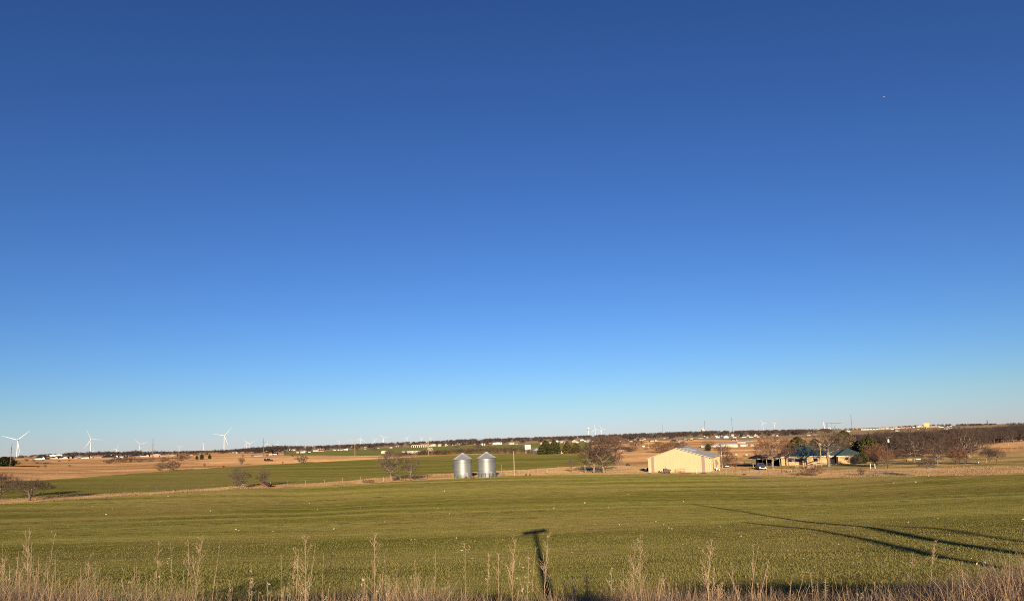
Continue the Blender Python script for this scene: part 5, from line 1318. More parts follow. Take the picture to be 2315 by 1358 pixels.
HS(686, 1023.2, 13, 3.0, 1.6, 'w', 'w', 'x', 'white house, brightest at the left end of the green field', GF)
HS(699.5, 1022.2, 5.5, 2.0, .9, 'w', 'g', 'g', 'small white house second along the green field edge', GF)
HS(715.5, 1019.6, 14, 1.8, 1.4, 'w', 'w', 'g', 'long house with glaring white roof behind the green field', GF)
HS(727.5, 1019.6, 9, 2.2, 1.6, 'p', 'b', 'g', 'brownish house joined right of the glaring white roof', GF)
HS(757, 1018, 5, 1.5, .6, 'w', 'w', 'm', 'white van shaped shed in the middle of the green field edge', GF)
HS(764.5, 1017.8, 2.4, 1.8, .5, 'w', 'w', 'f', 'tiny white hut in the middle of the green field edge', GF)
HS(771.5, 1017.3, 7, 1.6, .8, 'c', 'w', 'g', 'cream house left of the two part white house', GF)
HS(779.5, 1016.8, 6, 1.7, .6, 'w', 'w', 'm', 'low left half of the two part white house by the grey pole', GF)
HS(784.5, 1017, 5, 2.4, 1.3, 'w', 'w', 'f', 'gabled right half of the two part white house by the grey pole', GF)
HS(855, 1013.6, 6, 1.8, 1.2, 'w', 'g', 'g', 'small white house under the taller neighbouring turbine', GF)
HS(884.5, 1012.2, 5, 1.5, .7, 'w', 'w', 'm', 'white house right of the taller neighbouring turbine', GF)
HS(826, 1014.5, 4, 1.5, .8, 'w', 'g', 'g', 'small pale house behind the reddish brown tree', GF)
HS(867.5, 1025, 12.5, 4.6, 2.2, 'c', 'c', 'q', 'cream round roofed shed left of the open grey barn', name='farm_shed', cat='shed', wins=False)
HS(883, 1026, 15, 3.6, 2.6, 'd', 'g', 'g', 'open dark barn with grey roof behind the larger pen tree', name='open_barn', cat='barn', wins=False)
HS(912.5, 1023, 5.5, 2.6, .7, 'w', 'w', 'm', 'small white trailer left of the long white building', name='site_trailer', cat='trailer', wins=False)
HS(935, 1024, 31, 4.2, .9, 'w', 'w', 'm', 'long white building below the cream flats', name='farm_building', cat='building')
def frame_house():
    p = at(961, 1022); s = mpp(p)
    t = thing('timber_house', p, 'half built timber house with a dark lean to and red gable frame', 'building site', rz=faceaz(p))
    MB().add([(-11 * s, -1, 2.6 * s), (6 * s, -1, 5.0 * s), (6 * s, 6, 5.6 * s), (-11 * s, 6, 3.2 * s)], [(0, 1, 2, 3), (3, 2, 1, 0)][:1]).build('lean_to_roof', mat('house_roof_k', None), t)
    MB().box((-2 * s, 3, 1.4 * s), (14 * s, 4, 3.2 * s)).build('wall', m_drk, t)
    for i, x in enumerate((-1, 7, 11, 15)):
        m = m_red if i == 0 else m_cream
        MB().path([((x - 4) * s, i * .5, 3 * s if i == 0 else 0), (x * s, i * .5, 10.5 * s), ((x + 4) * s, i * .5, 2 * s)], .22, 4).build('rafter', m, t)
    MB().path([(-3 * s, 0, 6 * s), (2 * s, 0, 6 * s)], .2, 4).build('tie_beam', m_red, t)
frame_house()
def flats():
    p = at(950, 1010.5); s = mpp(p)
    t = thing('apartment_block', p, 'row of cream three storey flats with dark stairwells above the green field', 'apartments', rz=faceaz(p))
    MB().box((0, 4, 2.4 * s), (39 * s, 10, 5.4 * s)).build('wall', wallm('c'), t)
    for i in range(9): 
        x = (-17 + 4.3 * i) * s
        MB().box((x, -1.1, 2.5 * s), (2.0 * s, .5, 5.0 * s)).build('stairwell', m_drk, t)
        MB().prism([(x - 1.9 * s, 5.0 * s), (x + 2.4 * s, 5.0 * s), (x + .2 * s, 6.6 * s)], -1.6, 9).build('gable', wallm('c'), t)
    p = at(977, 1009); t = thing('apartment_block', p, 'cream flats with one sloping roof right of the row', 'apartments', rz=faceaz(p))
    MB().prism([(-7.5 * s, -2), (8 * s, -2), (8 * s, 5.8 * s), (3 * s, 6 * s), (-7.5 * s, 2.4 * s)], 0, 9).build('wall', wallm('c'), t)
    for x in (-3, 1.5, 5.5): MB().box((x * s, -.04, 1.8 * s), (2 * s, .1, 1.6 * s)).build('window', m_glass, t)
    MB().box((.5 * s, 4, 6.2 * s), (9 * s, 9, .5)).build('roof', roofm('t'), t)
flats()
HS(994, 1008.8, 8, 5.2, .6, 't', 'g', 'm', 'square tan block of flats standing alone', name='apartment_block', cat='apartments')
HS(1008.5, 1008.4, 3.2, 5.2, .5, 'c', 'g', 'm', 'narrow cream block right of the square tan one', name='apartment_block', cat='apartments')
HS(1023.5, 1006.6, 4, 2.0, 1.4, 'w', 'w', 'f', 'white gabled house with steep roof above the left grain bin')
HS(1030.5, 1006, 4, 1.6, 1.0, 'w', 'w', 'g', 'low white house right of the steep white gable')
HS(1077.5, 1005.2, 9.5, 2.4, 1.6, 'p', 'w', 'f', 'pale pink gabled house above the gap between the grain bins')
HS(1090.5, 1006.8, 3.2, 4.6, .6, 'w', 'w', 'm', 'left of two small white sheds above the right grain bin', name='shed', cat='shed', wins=False)
HS(1095.5, 1006.8, 3, 4.4, .6, 'p', 'w', 'm', 'right of two small pale sheds above the right grain bin', name='shed', cat='shed', wins=False)
HS(1122.5, 1004.6, 25, 4.4, 1.0, 'w', 'w', 'm', 'large white metal hall right of the right grain bin', name='metal_hall', cat='building')
HS(1158, 1004, 13, 3.0, 2.0, 'c', 'c', 'x', 'cream house with a small cupola behind the plain tan post')
HS(1169, 1003.6, 8, 2.2, .8, 'g', 'k', 'g', 'dark roofed annex beside the cream house with cupola')
HS(1236, 1003, 27, 4.0, 2.6, 'c', 'r', 'h', 'cream building with dark red roof behind the cedar clump', name='office', cat='building')
HS(1259, 999.5, 8, 2.6, 2.0, 'w', 'w', 'f', 'white gabled house right of the dark red roof')
HS(1271, 1000.5, 10, 3.4, 1.4, 'p', 'w', 'g', 'pale house between the white gable and the brownish cedar')
HS(1280.5, 1001, 9, 2.2, 1.6, 'c', 't', 'g', 'cream house half hidden by the brownish cedar')
HS(1298, 999.2, 9, 2.4, 2.8, 'p', 'w', 'f', 'pale pink steep gable house on the rise left of the tall bare tree')
HS(1330, 999.6, 11, 3.2, 3.4, 'g', 'w', 'f', 'grey house with white edged gable below the water tower')
HS(1353, 997.8, 10, 2.2, 2.6, 'w', 'w', 'f', 'white gable house behind the crown of the tallest bare tree')
HS(1389.5, 997.6, 8.5, 2.4, 2.6, 'p', 't', 'f', 'pale gabled house on the rise right of the tallest bare tree')
HS(1427, 998, 8, 2.0, .6, 'w', 'w', 'm', 'low white trailer home on the rise above the brown roofed house')
HS(1402, 998.6, 4, 1.8, 1.0, 'w', 'w', 'f', 'tiny white gable right of the pale gabled house on the rise')
HS(1411, 1021, 34, 6.0, 6.5, 'b', 'b', 'h', 'long brick house with broad brown roof left of the short pale pole')
HS(1280.5, 1024.8, 24, 6.6, 3.0, 't', 't', 'h', 'tan cottage beside the dark cedar clump', r=462)
HS(1303, 1022, 8, 2.6, 4.0, 'w', 'w', 'q', 'small white round topped shed beside the tan cottage', r=470, name='round_shed', cat='shed', wins=False)
HS(1213.5, 1025.4, 17, 6.5, 5.0, 'g', 'g', 'f', 'grey barn with white roof edge right of the billboard', r=478, name='grey_barn', cat='barn', yaw=.5, wins=False)
def trailer_long():
    p = at(1208, 1003.4); s = mpp(p); t = thing('flatbed_trailer', p, 'long dark flatbed trailer parked on the bare ground left of the dark red roof', 'trailer', rz=faceaz(p))
    MB().box((0, 0, 1.5 * s), (18 * s, 2.5, 1.0)).build('deck', m_dark, t)
    for x in (-7, -5.5, 5, 6.5): MB().lathe([(.1, -.2), (.55 * s, -.2), (.55 * s, .2), (.1, .2)], 12, (0, 0, 0)).build('wheel', m_rub, t).location = (x * s, -.9, .5)
    MB().box((8.4 * s, 0, 2.8 * s), (.4, 2.4, 2.4)).build('headboard', m_dark, t)
trailer_long()
# greenhouse with a row of hoops
def greenhouse():
    p = at(1627, 1009.5); s = mpp(p); t = thing('greenhouse', p, 'long low white greenhouse behind the barn roof', 'greenhouse', rz=faceaz(p) - .04)
    n = 10; W = 78 * s; Hh = 9.5 * s; D = 12
    prof = [(-D/2, 0), (-D/2, Hh * .25)] + [(-D/2 * math.cos(a), Hh * .25 + Hh * .6 * math.sin(a)) for a in np.linspace(.15, math.pi - .15, n)] + [(D/2, Hh * .25), (D/2, 0)]
    vs = [(-W/2, y, z) for y, z in prof] + [(W/2, y, z) for y, z in prof]; k = len(prof)
    MB().add(vs, [(i, i + 1, k + i + 1, k + i) for i in range(k - 1)] + [tuple(range(k)), tuple(range(k, 2*k))[::-1]]).build('cover', mat('greenhouse_film', (.66, .60, .55), .5, var=.06, scale=.3), t)
    MB().box((22 * s, -D/2 - .3, 2.2 * s), (18 * s, .5, 4.6 * s)).build('end_wall', wallm('c'), t)
    for i in range(9): MB().box((-W/2 + W * (i + .5) / 9, -D/2 - .06, Hh * .13), (.12, .12, Hh * .26)).build('hoop_post', m_cream, t)
    MB().box((0, -D/2 - .1, -.1), (W, .25, 1.0)).build('base_board', m_wht, t)
greenhouse()
HS(1676, 1001, 18, 2.6, 3.2, 'c', 't', 'h', 'tan hip roofed house at the right end of the greenhouse')
HS(1690, 998.5, 24, 2.2, 4.0, 'g', 'g', 'h', 'grey hip roofed house behind the tan one by the greenhouse')
HS(1680, 1009, 11, 4.4, .8, 'w', 'w', 'm', 'white shed in front of the tan hip roofed house', name='shed', cat='shed')
HS(1701, 1009, 8, 4.4, .9, 'p', 'w', 'm', 'pale shed at the left edge of the broad brown tree', name='shed', cat='shed')
TW = 'houses of the far town'
HS(1478.5, 997.6, 18, 2.4, 2.6, 't', 't', 'x', 'tan stone house with gabled front on the rise left of the barn ridge')
HS(1450, 995, 11, 1.8, 1.2, 'p', 'b', 'g', 'pinkish house on the rise left of the tan stone house')
HS(1525.5, 996.4, 10, 1.6, 1.8, 'd', 'k', 'h', 'dark low house on the rise above the barn ridge')
HS(1537, 996.6, 9, 1.5, .9, 'w', 'w', 'g', 'white low house right of the dark low house')
HS(1556, 996.4, 13, 2.0, 1.8, 'o', 'b', 'x', 'orange brick house on the rise above the skylights')
HS(1569, 996, 11, 2.4, 2.4, 'o', 'b', 'x', 'second orange brick house, right of the one above the skylights')
HS(1596, 989.5, 9, 2.2, .6, 'w', 'w', 'm', 'white block below the church spire', r=1150)
HS(1621, 988.5, 8, 1.5, .7, 'w', 'g', 'g', 'pale house below and right of the church spire', r=1150)
HS(1642, 993.5, 11, 2.6, 3.0, 'w', 'w', 'f', 'tall white gable house right of the church spire', r=950)
HS(1662, 995.4, 13, 2.6, 2.2, 'b', 'b', 'x', 'brown house with yellow lit front above the greenhouse')
HS(1734, 988, 13, 2.6, 1.2, 't', 't', 'm', 'long tan hall with a small tower above the broad brown tree', r=1250, name='hall', cat='building')
HS(1735, 984.5, 3.4, 3.6, 1.6, 't', 't', 'f', 'little tower of the tan hall above the broad brown tree', r=1262, name='tower', cat='tower', wins=False)
HS(1788.5, 988, 7.5, 3.0, .8, 'p', 'w', 'm', 'pale block above the left half of the green roof', r=1050)
HS(1771, 983.5, 4.5, 1.6, 1.3, 'w', 'w', 'f', 'white gable upper left of the green roof', r=1500)
HS(1758, 985, 4, 1.6, .6, 'w', 'w', 'm', 'small white box beneath the right turbine', r=1450)
HS(1917, 981, 11, 1.8, 2.0, 'w', 'g', 'f', 'white gabled house above the tall olive evergreen', r=1250)
HS(1942, 968.5, 27, 1.8, .8, 'p', 'w', 'g', 'long pale hall on the right skyline beside the thin mast', r=2300, name='hall', cat='building')
HS(1966, 979.4, 34, 3.0, 1.6, 'w', 'g', 'g', 'long white school building on the right hill', r=1500, name='school_building', cat='building')
HS(1963, 975.5, 16, 1.6, 2.4, 'c', 'c', 'h', 'domed cream roof behind the long white building', r=1560, name='hall', cat='building', wins=False)
HS(2002, 976.8, 24, 3.2, 1.8, 'c', 'w', 'x', 'bright cream building right of the long white one', r=1550, name='school_building', cat='building')
HS(1999, 967, 20, 1.6, .8, 'w', 'w', 'g', 'pale building on the skyline above the bright cream one', r=2250, name='hall', cat='building')
HS(2022, 966, 8, 2.2, .6, 'w', 'w', 'm', 'white block on the skyline right of the pale one', r=2250, name='hall', cat='building')
HS(2028, 974.5, 9, 2.2, 1.8, 'w', 'k', 'f', 'white building with dark gable right of the bright cream one', r=1700)
HS(2047, 975.2, 22, 2.0, 1.0, 'p', 't', 'g', 'long pink brick building left of the yellow block', r=1750, name='store_building', cat='building')
HS(2067, 973.8, 5, 2.0, .6, 'w', 'w', 'm', 'small white store between pink brick building and yellow block', r=1750)
HS(2081, 974, 14, 3.6, 1.2, 'c', 'c', 'm', 'cream store against the left side of the yellow block', r=1750, name='store_building', cat='building')
HS(2096, 974, 11.5, 9.4, .4, 'y', 'c', 'm', 'tall yellow windowless block standing over the right wood', r=1780, name='cold_store', cat='building', wins=False, yaw=.02)
HS(2112, 974, 19, 2.8, .9, 'p', 'w', 'g', 'long pink store right of the tall yellow block', r=1750, name='store_building', cat='building')
HS(2147, 969.5, 9, 1.4, .6, 'w', 'w', 'g', 'white roof right of the long pink store', r=2000)
HS(2185, 966, 10, 1.2, .6, 'w', 'w', 'g', 'white roof just left of the pale grain silos', r=2200)
# scattered town houses nothing tells apart
rs_ = np.random.RandomState(77); k_ = 0
for (x0, x1, ya, yb, n) in ((1295, 1460, -11, 3, 16), (1430, 1600, -7, 4, 12), (1615, 1790, -8, 8, 22), (545, 690, 1, 9, 14), (690, 960, 0, 6, 8), (980, 1180, 1, 7, 8), (2010, 2150, 0, 8, 14), (1780, 1880, -4, 8, 6)):
    for i in range(n):
        x = rs_.uniform(x0, x1); el = eyeline(x); v = rs_.uniform(2.5, 13) if ya < 0 else rs_.uniform(ya + 1, yb + 1)
        y = el + v
        if 1463 < x < 1490 and v > 8: continue
        w = rs_.uniform(4.5, 10); c = 'wwwtpcg'[rs_.randint(7)]; rc = 'wgtkbw'[rs_.randint(6)]
        r = None if v > 4 else rs_.uniform(1100, 2000)
        house(x, y, w, rs_.uniform(1.7, 2.7), rs_.uniform(.8, 1.8), c, rc, 'gxfh'[rs_.randint(4)], 'small pale house among the bare trees of the far town', TW + ' lost among trees', r=r, wins=False)
def top_px(p, h):
    v = np.array([p.x, p.y, p.z + h - ZC]); c = v @ FW
    return PPY - FPX * (v @ UC) / c, W_ / 2 + FPX * (v @ np.array(RC_)) / c
SKYX = [-100, 0, 60, 150, 300, 420, 507, 600, 640, 700, 800, 900, 1000, 1065, 1160, 1300, 1400, 1500, 1600, 1700, 1850, 1950, 2000, 2100, 2200, 2315, 2500]
SKYY = [1033, 1032, 1028, 1022, 1019, 1018.5, 1016, 1008.5, 1006, 1006.5, 1002.5, 997.5, 994.5, 989, 987.5, 983.5, 979, 975.5, 972, 971, 968, 966.5, 964.5, 957.5, 956.5, 954.5, 949]
WOODX = [1850, 1900, 1950, 2010, 2060, 2110, 2150, 2200, 2260, 2400]
WOODY = [983, 982, 980.5, 977.5, 975.5, 973.5, 970.5, 966, 963.5, 959]
def fit(p, h, xs=SKYX, ys=SKYY, jit=2.2):
    """real tree height, kept below the measured tree line in that direction"""
    py, px = top_px(p, h); lim = float(np.interp(px, xs, ys)) + rs_.rand() ** 2 * jit
    if py < lim: h = h - (lim - py) * mpp(p)
    return h
# ------------------------------------------------------------------ trees of the far town, skyline and the right wood
rs_ = np.random.RandomState(5)
def far_tree(p, w, h, label, group, k=None, name='bare_tree'):
    o = bpy.data.objects.new(name, FARM[rs_.randint(6) if k is None else k]); COL.objects.link(o)
    o.location = p - Vector((0, 0, h * .06)); o.scale = (w, w, h); o.rotation_euler = (0, 0, rs_.rand() * 6.28)
    return tag(o, label, 'tree', group)
# wood at the right : its nearest trees one by one, front rows with trunk and crown
WL = 'brown leafless tree in the dense wood right of the ranch house'
def wood_front(px):
    return float(np.interp(px, [1900, 1990, 2060, 2130, 2180, 2230, 2315], [1030, 1030, 1027, 1022, 1018, 1007, 999]))
for i in range(46):
    x = 1955 + i * 8.2 + rs_.uniform(-4, 4); y = wood_front(x) - rs_.uniform(0, 3.5)
    p = at(x, y); hh = rs_.uniform(6.5, 9.5) * (.85 if x < 2000 else 1); ww = hh * rs_.uniform(1.0, 1.45)
    t = thing('bare_tree', p - Vector((0, 0, .1)), WL, 'tree', 'trees of the right wood', rz=rs_.rand() * 6.28, scale=(ww, ww, hh))
    a, b = PROTO[('spread', 'spread2', 'oak', 'vase', 'vase2')[i % 5]]
    link('trunk', with_mat(a, m_bark), None, t); link('crown', with_mat(b, m_wood if i % 3 else m_twig), None, t)
n = 0
while n < 70:
    x = rs_.uniform(1890, 2335); f = wood_front(x); lo = float(np.interp(x, [1890, 1960, 2100, 2200, 2315], [985, 982, 976.5, 972, 968]))
    q = rs_.rand() ** 1.25; y = f - 3 - (f - lo) * q
    p = at(x, y); hh = rs_.uniform(7.5, 11); ww = hh * rs_.uniform(1.0, 1.5); hh = fit(p, hh, WOODX, WOODY)
    if hh < 3: continue
    far_tree(p, ww, hh, WL, 'trees of the right wood'); n += 1
# town trees
TL = 'brown leafless tree on the wooded rise of the far town'
n = 0
while n < 52:
    x = rs_.uniform(420, 1900); el = eyeline(x)
    lo, hi = (2, 13) if x > 1320 else (2, 9)
    if 640 < x < 1335: hi = float(np.interp(x, [640, 700, 800, 950, 1100, 1335], [13, 11, 8, 6, 6, 8]))
    if x < 640: hi = float(np.interp(x, [420, 640], [6, 13]))
    y = el + rs_.uniform(lo, hi); p = at(x, y)
    if p.length < 650 or p.length > 2300: continue
    hh = fit(p, rs_.uniform(6, 10.5) * (1 if p.length > 900 else .8))
    if hh < 2.5: continue
    far_tree(p, hh * rs_.uniform(.9, 1.4), hh, TL, 'trees of the far town'); n += 1
# trees among the subdivision and on the left skyline
for x, y, w, h in [(49.5, 1035.2, 12, 8.5), (70, 1034.8, 7, 6.5), (88, 1034.5, 9, 7)]:
    p = at(x, y, 1000); s = mpp(p); far_tree(p, w * s, h * s, 'round bare tree alone on the skyline left of the subdivision', 'skyline trees left of the subdivision')
for i in range(14):
    x = 146 + i * 19 + rs_.uniform(-4, 4); p = at(x, 1025, rs_.uniform(1080, 1500)); hh = fit(p, rs_.uniform(4.5, 8)); far_tree(p, hh * rs_.uniform(1, 1.5), hh, 'bare tree rising behind the roofs of the subdivision', 'trees behind the subdivision')
# dark tree clumps standing between and behind the roofs of the left crest
x = 146.0
while x < 640:
    x += rs_.uniform(3.2, 8.5) * (1 if x < 345 or x > 520 else 1.5)
    p = at(x, 1025, rs_.uniform(960, 1120) if x < 430 else rs_.uniform(820, 1100)); b_, _ = top_px(p, 0)
    h_ = (b_ - float(np.interp(x, SKYX, SKYY)) + rs_.uniform(-2.0, 3.0) * (1 if x < 345 else .7)) * mpp(p)
    if h_ < 1.5: continue
    h_ = min(h_, 11); far_tree(p, h_ * rs_.uniform(1.1, 1.7), h_, 'bare tree rising behind the roofs and rough ground of the left crest', 'trees behind the left crest')
# the far skyline woods, which read as one mass
def mass(name, pts, sizes, m, label):
    V = []; F = []; o = 0
    for (x, y, z), (w, h) in zip(pts, sizes):
        v, f = FARP[rs_.randint(6)]; a = rs_.rand() * 6.28; c, s = math.cos(a), math.sin(a)
        q = np.stack([(v[:, 0] * c - v[:, 1] * s) * w + x, (v[:, 0] * s + v[:, 1] * c) * w + y, v[:, 2] * h + z - h * .08], 1)
        V.append(q); F.append(f + o); o += len(v)
    ob = link(name, mesh_np(name, np.concatenate(V), [np.concatenate(F)]), m); return tag(ob, label, 'wood', kind='stuff')
pts = []; sz = []
while len(pts) < 1250:
    x = rs_.uniform(-60, 2380)
    if x < 420: r = rs_.uniform(1500, 2600)
    elif x < 1330: r = rs_.uniform(1150, 2700)
    else: r = rs_.uniform(1000, 2600)
    if x < 420 and rs_.rand() < .6: continue
    d = ray(x, eyeline(x)); hd = math.hypot(d[0], d[1]); X, Y = d[0] / hd * r, d[1] / hd * r
    hh = rs_.uniform(5.5, 11); Z = float(terr(X, Y)); hh = fit(Vector((X, Y, Z)), hh)
    if x > 1880 and Y < 1500: hh = fit(Vector((X, Y, Z)), hh, WOODX, WOODY)
    if hh < 2: continue
    pts.append((X, Y, Z)); sz.append((hh * rs_.uniform(1.1, 1.9), hh))
mass('distant_woodland', pts, sz, m_wood, 'brown leafless woodland along the far skyline')
pts = []; sz = []
while len(pts) < 620:
    x = rs_.uniform(1880, 2420); r = math.exp(rs_.uniform(math.log(430), math.log(1700)))
    d = ray(x, eyeline(x)); hd = math.hypot(d[0], d[1]); X, Y = d[0] / hd * r, d[1] / hd * r
    if x > 2190 and r < 560: continue
    hh = rs_.uniform(7, 10.5); Z = float(terr(X, Y)); hh = fit(Vector((X, Y, Z)), hh, WOODX, WOODY)
    if hh < 2.5: continue
    pts.append((X, Y, Z)); sz.append((hh * rs_.uniform(1.0, 1.5), hh))
mass('dense_woodland', pts, sz, m_wood, 'dense brown leafless wood filling the slope at the right')

pts = []; sz = []
while len(pts) < 520:
    x = rs_.uniform(1860, 2420); r = rs_.uniform(750, 1750)
    d = ray(x, eyeline(x)); hd = math.hypot(d[0], d[1]); X, Y = d[0] / hd * r, d[1] / hd * r
    hh = rs_.uniform(8, 12); Z = float(terr(X, Y)); hh = fit(Vector((X, Y, Z)), hh, WOODX, WOODY)
    if hh < 2.5: continue
    pts.append((X, Y, Z)); sz.append((hh * rs_.uniform(1.1, 1.8), hh))
mass('upper_woodland', pts, sz, m_wood, 'upper part of the brown leafless wood below the far town')

for i in range(16):
    x = 2022 + i * 11.3 + rs_.uniform(-4, 4); y = wood_front(x) + rs_.uniform(1, 9)
    tree(('shrub', 'fan', 'shrub2', 'vase2')[i % 4], x, y, rs_.uniform(18, 34), rs_.uniform(12, 26), 'brown scrub standing out in front of the right wood', 'scrub before the right wood', 'bush', 'bare_bush', tm=(m_twig, m_twig_red, m_wood)[i % 3])
# ------------------------------------------------------------------ what throws the long shadows: a pole and a bare tree behind the camera
S2 = SD[:2] / np.hypot(SD[0], SD[1]); TAN = -SD[2] / np.hypot(SD[0], SD[1])
tip = at(1209, 1199)
yb_ = -5.0; kb = (tip.y - yb_) / S2[1]
bx = tip.x - S2[0] * kb
ht = tip.z + TAN * kb
gz = float(terr(bx, yb_))
def shadow_pole():
    t = thing('utility_pole', (bx, yb_, gz), 'wooden pole with one crossarm, behind the camera, throwing the long T shaped shadow', 'utility pole')
    h = ht - gz + .15
    MB().tube((0, 0, -.3), (0, 0, h), .21, .16, 10).build('pole', m_pole, t)
    L_ = at(1178, 1207); R_ = at(1242, 1193)
    ends = []
    for q in (L_, R_):
        k = (q.y - yb_) / S2[1]; ends.append(Vector((q.x - S2[0] * k - bx, 0, q.z + TAN * k - gz)))
    w = (ends[1].x - ends[0].x)
    MB().box((0, -.15, h - .35), (w * .95, .18, .55), rz=.5, ry=-.10).build('crossarm', m_pole, t)
    for x in (-.38, -.2, .2, .38): MB().tube((w * x * .88, -.15 + w * x * .48, h - .35 + w * x * .1), (w * x * .88, -.15 + w * x * .48, h + .02 + w * x * .1), .06, .05, 6).build('insulator', m_cer, t)
shadow_pole()
# three crooked bare trunks by the road, behind the camera, whose shadows cross the field at the right
def shadow_trunk(line, r0, r1, yb, label):
    pts = []
    for q in [at(*p) for p in line]:
        k = (q.y - yb) / S2[1]; pts.append(Vector((q.x - S2[0] * k, yb, q.z + TAN * k)))
    pts.sort(key=lambda v: v.z)
    g = float(terr(pts[0].x, yb)); base = Vector((pts[0].x + (pts[0].x - pts[1].x) * .2, yb, g))
    pts = [base] + pts
    t = thing('bare_tree', base, label, 'tree')
    n = len(pts); L = [(p - base) for p in pts]
    rad = [r0 + (r1 - r0) * (l.z / L[-1].z) ** .8 for l in L]
    MB().path(L, rad, 10).build('trunk', m_bark, t, True)
    tw = MB(); rs = np.random.RandomState(n * 7)
    for i in range(26):
        f = .35 + .63 * rs.rand(); j = min(int(f * (n - 1)), n - 2); p = L[j].lerp(L[j+1], f * (n - 1) - j)
        d = Vector((rs.normal(0, .6), rs.normal(0, .8), .8)).normalized(); e = p + d * rs.uniform(.6, 1.6)
        tw.tube(p, e, .02, .006, 4); tw.tube(p.lerp(e, .5), p.lerp(e, .5) + Vector((rs.normal(0, .5), rs.normal(0, .5), .5)), .01, .004, 3)
    tw.build('crown', m_twig, t)
shadow_trunk([(1565, 1139), (1680, 1156), (1840, 1181), (1960, 1190), (2110, 1221), (2315, 1253)], .36, .17, -5.0, 'tallest crooked bare tree behind the camera, throwing the longest shadow at the right')
shadow_trunk([(1680, 1180), (1840, 1196), (1960, 1219), (2110, 1256), (2315, 1291)], .32, .15, -4.0, 'lower crooked bare tree behind the camera, throwing the nearest shadow at the right')
shadow_trunk([(2020, 1190), (2130, 1194), (2200, 1207), (2315, 1225)], .24, .11, -6.0, 'thin bare tree behind the camera, throwing the faintest shadow at the right')
# a bush added behind the camera, out of view, to shade the lower left
def shade_bush():
    q = at(560, 1328); k = (q.y + 3.0) / S2[1]; x = q.x - S2[0] * k; g = float(terr(x, -3.0)); h = q.z + TAN * k - g + .3
    t = thing('bare_bush', (x, -3.0, g), 'added unseen bush behind the camera, shading the lower left of the field', 'bush', scale=(3.0, 2.2, h))
    a, b = PROTO['shrub2']; link('trunk', with_mat(a, m_bark), None, t); link('crown', with_mat(b, m_twig), None, t)
shade_bush()
# ------------------------------------------------------------------ young wheat, dry grass and weeds
def blades(P, h, w, ldir, bend):
    """one tapered, bent blade per point (two quads' worth of triangles)"""
    n = len(P); a = RS.rand(n) * 6.28
    sd = np.stack([np.cos(a), np.sin(a), np.zeros(n)], 1) * (w / 2)[:, None]
    l = np.stack([np.cos(ldir), np.sin(ldir), np.zeros(n)], 1) * (bend * h)[:, None]
    up = np.zeros((n, 3)); up[:, 2] = h
    m = P + up * .55 + l * .35; t = P + up * (1 - .35 * bend[:, None]) + l
    V = np.stack([P - sd, P + sd, m + sd * .75, m - sd * .75, t], 1).reshape(-1, 3)
    b = np.arange(n)[:, None] * 5
    return V, b + np.array([[0, 1, 2, 3]]), b + np.array([[3, 2, 4]])
def sector(n, y0, y1, power=1.0, amax=38.5):
    y = y0 * (y1 / y0) ** (RS.rand(n) ** power); a = np.radians(RS.uniform(-amax, amax, n))
    return y * np.tan(a), y
def stuff_blades(name, x, y, h, w, bend, m, label):
    P = np.stack([x, y, terr(x, y) - .01], 1); n = len(x)
    V, q, t = blades(P, h, w, RS.rand(n) * 6.28, bend)
    o = link(name, mesh_np(name, V, [q, t]), m); return tag(o, label, 'grass', kind='stuff')
m_wheatb = mat('wheat_blade', (.185, .190, .042), .75, var=.25, scale=.35, island=.26, col2=(.30, .258, .084), spec=.2)
m_straw = mat('straw', (.45, .315, .18), .85, var=.25, scale=1.2, island=.4)
m_strawd = mat('dark_straw', (.20, .118, .078), .9, var=.3, scale=1.0, island=.5)
m_flake = mat('dead_leaf', (.56, .43, .28), .85, var=.2, scale=5, island=.3)
m_stalk = mat('weed_stalk', (.50, .345, .21), .85, var=.2, scale=4)
m_stalkd = mat('dark_stalk', (.09, .065, .05), .9, var=.2)
n = 330000
x, y = sector(n, 13.8, 95, 1.0)
yr = y + x * .07; yr = np.round(yr / .2) * .2 + RS.normal(0, .035, n); y2 = yr - x * .07
dist = np.hypot(x, y2)
thin = np.sin(x * .05 + 2.1 * np.sin(y2 * .21)) * np.sin(y2 * .62 + .6 * np.sin(x * .09)) + .6 * np.sin(x * .31 + y2 * .9) * np.sin(y2 * 1.7 - x * .13)
keep = RS.rand(n) < np.clip(.78 + .55 * thin, .12, 1); x, y2, dist = x[keep], y2[keep], dist[keep]; n = len(x)
stuff_blades('wheat_grass', x, y2, RS.uniform(.07, .16, n) * (1.05 - .5 * dist / 95), .007 + dist * .00022, RS.uniform(.2, .9, n), m_wheatb, 'short green wheat seedlings covering the near field')
def hm(px): return np.interp(px, [-200, 0, 60, 140, 300, 430, 520, 620, 800, 950, 1060, 1160, 1300, 1430, 1560, 1700, 1850, 2020, 2130, 2240, 2320, 2500],
                             [1.15, 1.15, 1.1, .95, .78, .68, .5, .55, .62, .72, .5, .42, .5, .62, .48, .42, .36, .42, .6, .75, .85, .85])
def px_of(x, y): return W_ / 2 + FPX * np.asarray(x) / np.asarray(y) * 1.0
n = 85000
x = RS.uniform(-10.5, 10.5, n) ; y = RS.uniform(5.6, 11.2, n); x = x * y / 9
k = hm(px_of(x, y)); cl = .6 + .4 * np.sin(x * 2.1 + 1.3 * np.sin(y * 3)) * np.sin(y * 2.7 + x)
keep = RS.rand(n) < np.clip(k * 1.15, .25, 1) * np.clip(cl + .35, .2, 1); x, y, k = x[keep], y[keep], k[keep]; n = len(x)
stuff_blades('dry_grass', x, y, RS.uniform(.30, 1.0, n) ** 1.2 * (.32 + .72 * k), RS.uniform(.002, .0045, n), RS.uniform(.05, .6, n), m_straw, 'dry tan grass standing thick along the road bank')
n = 150000
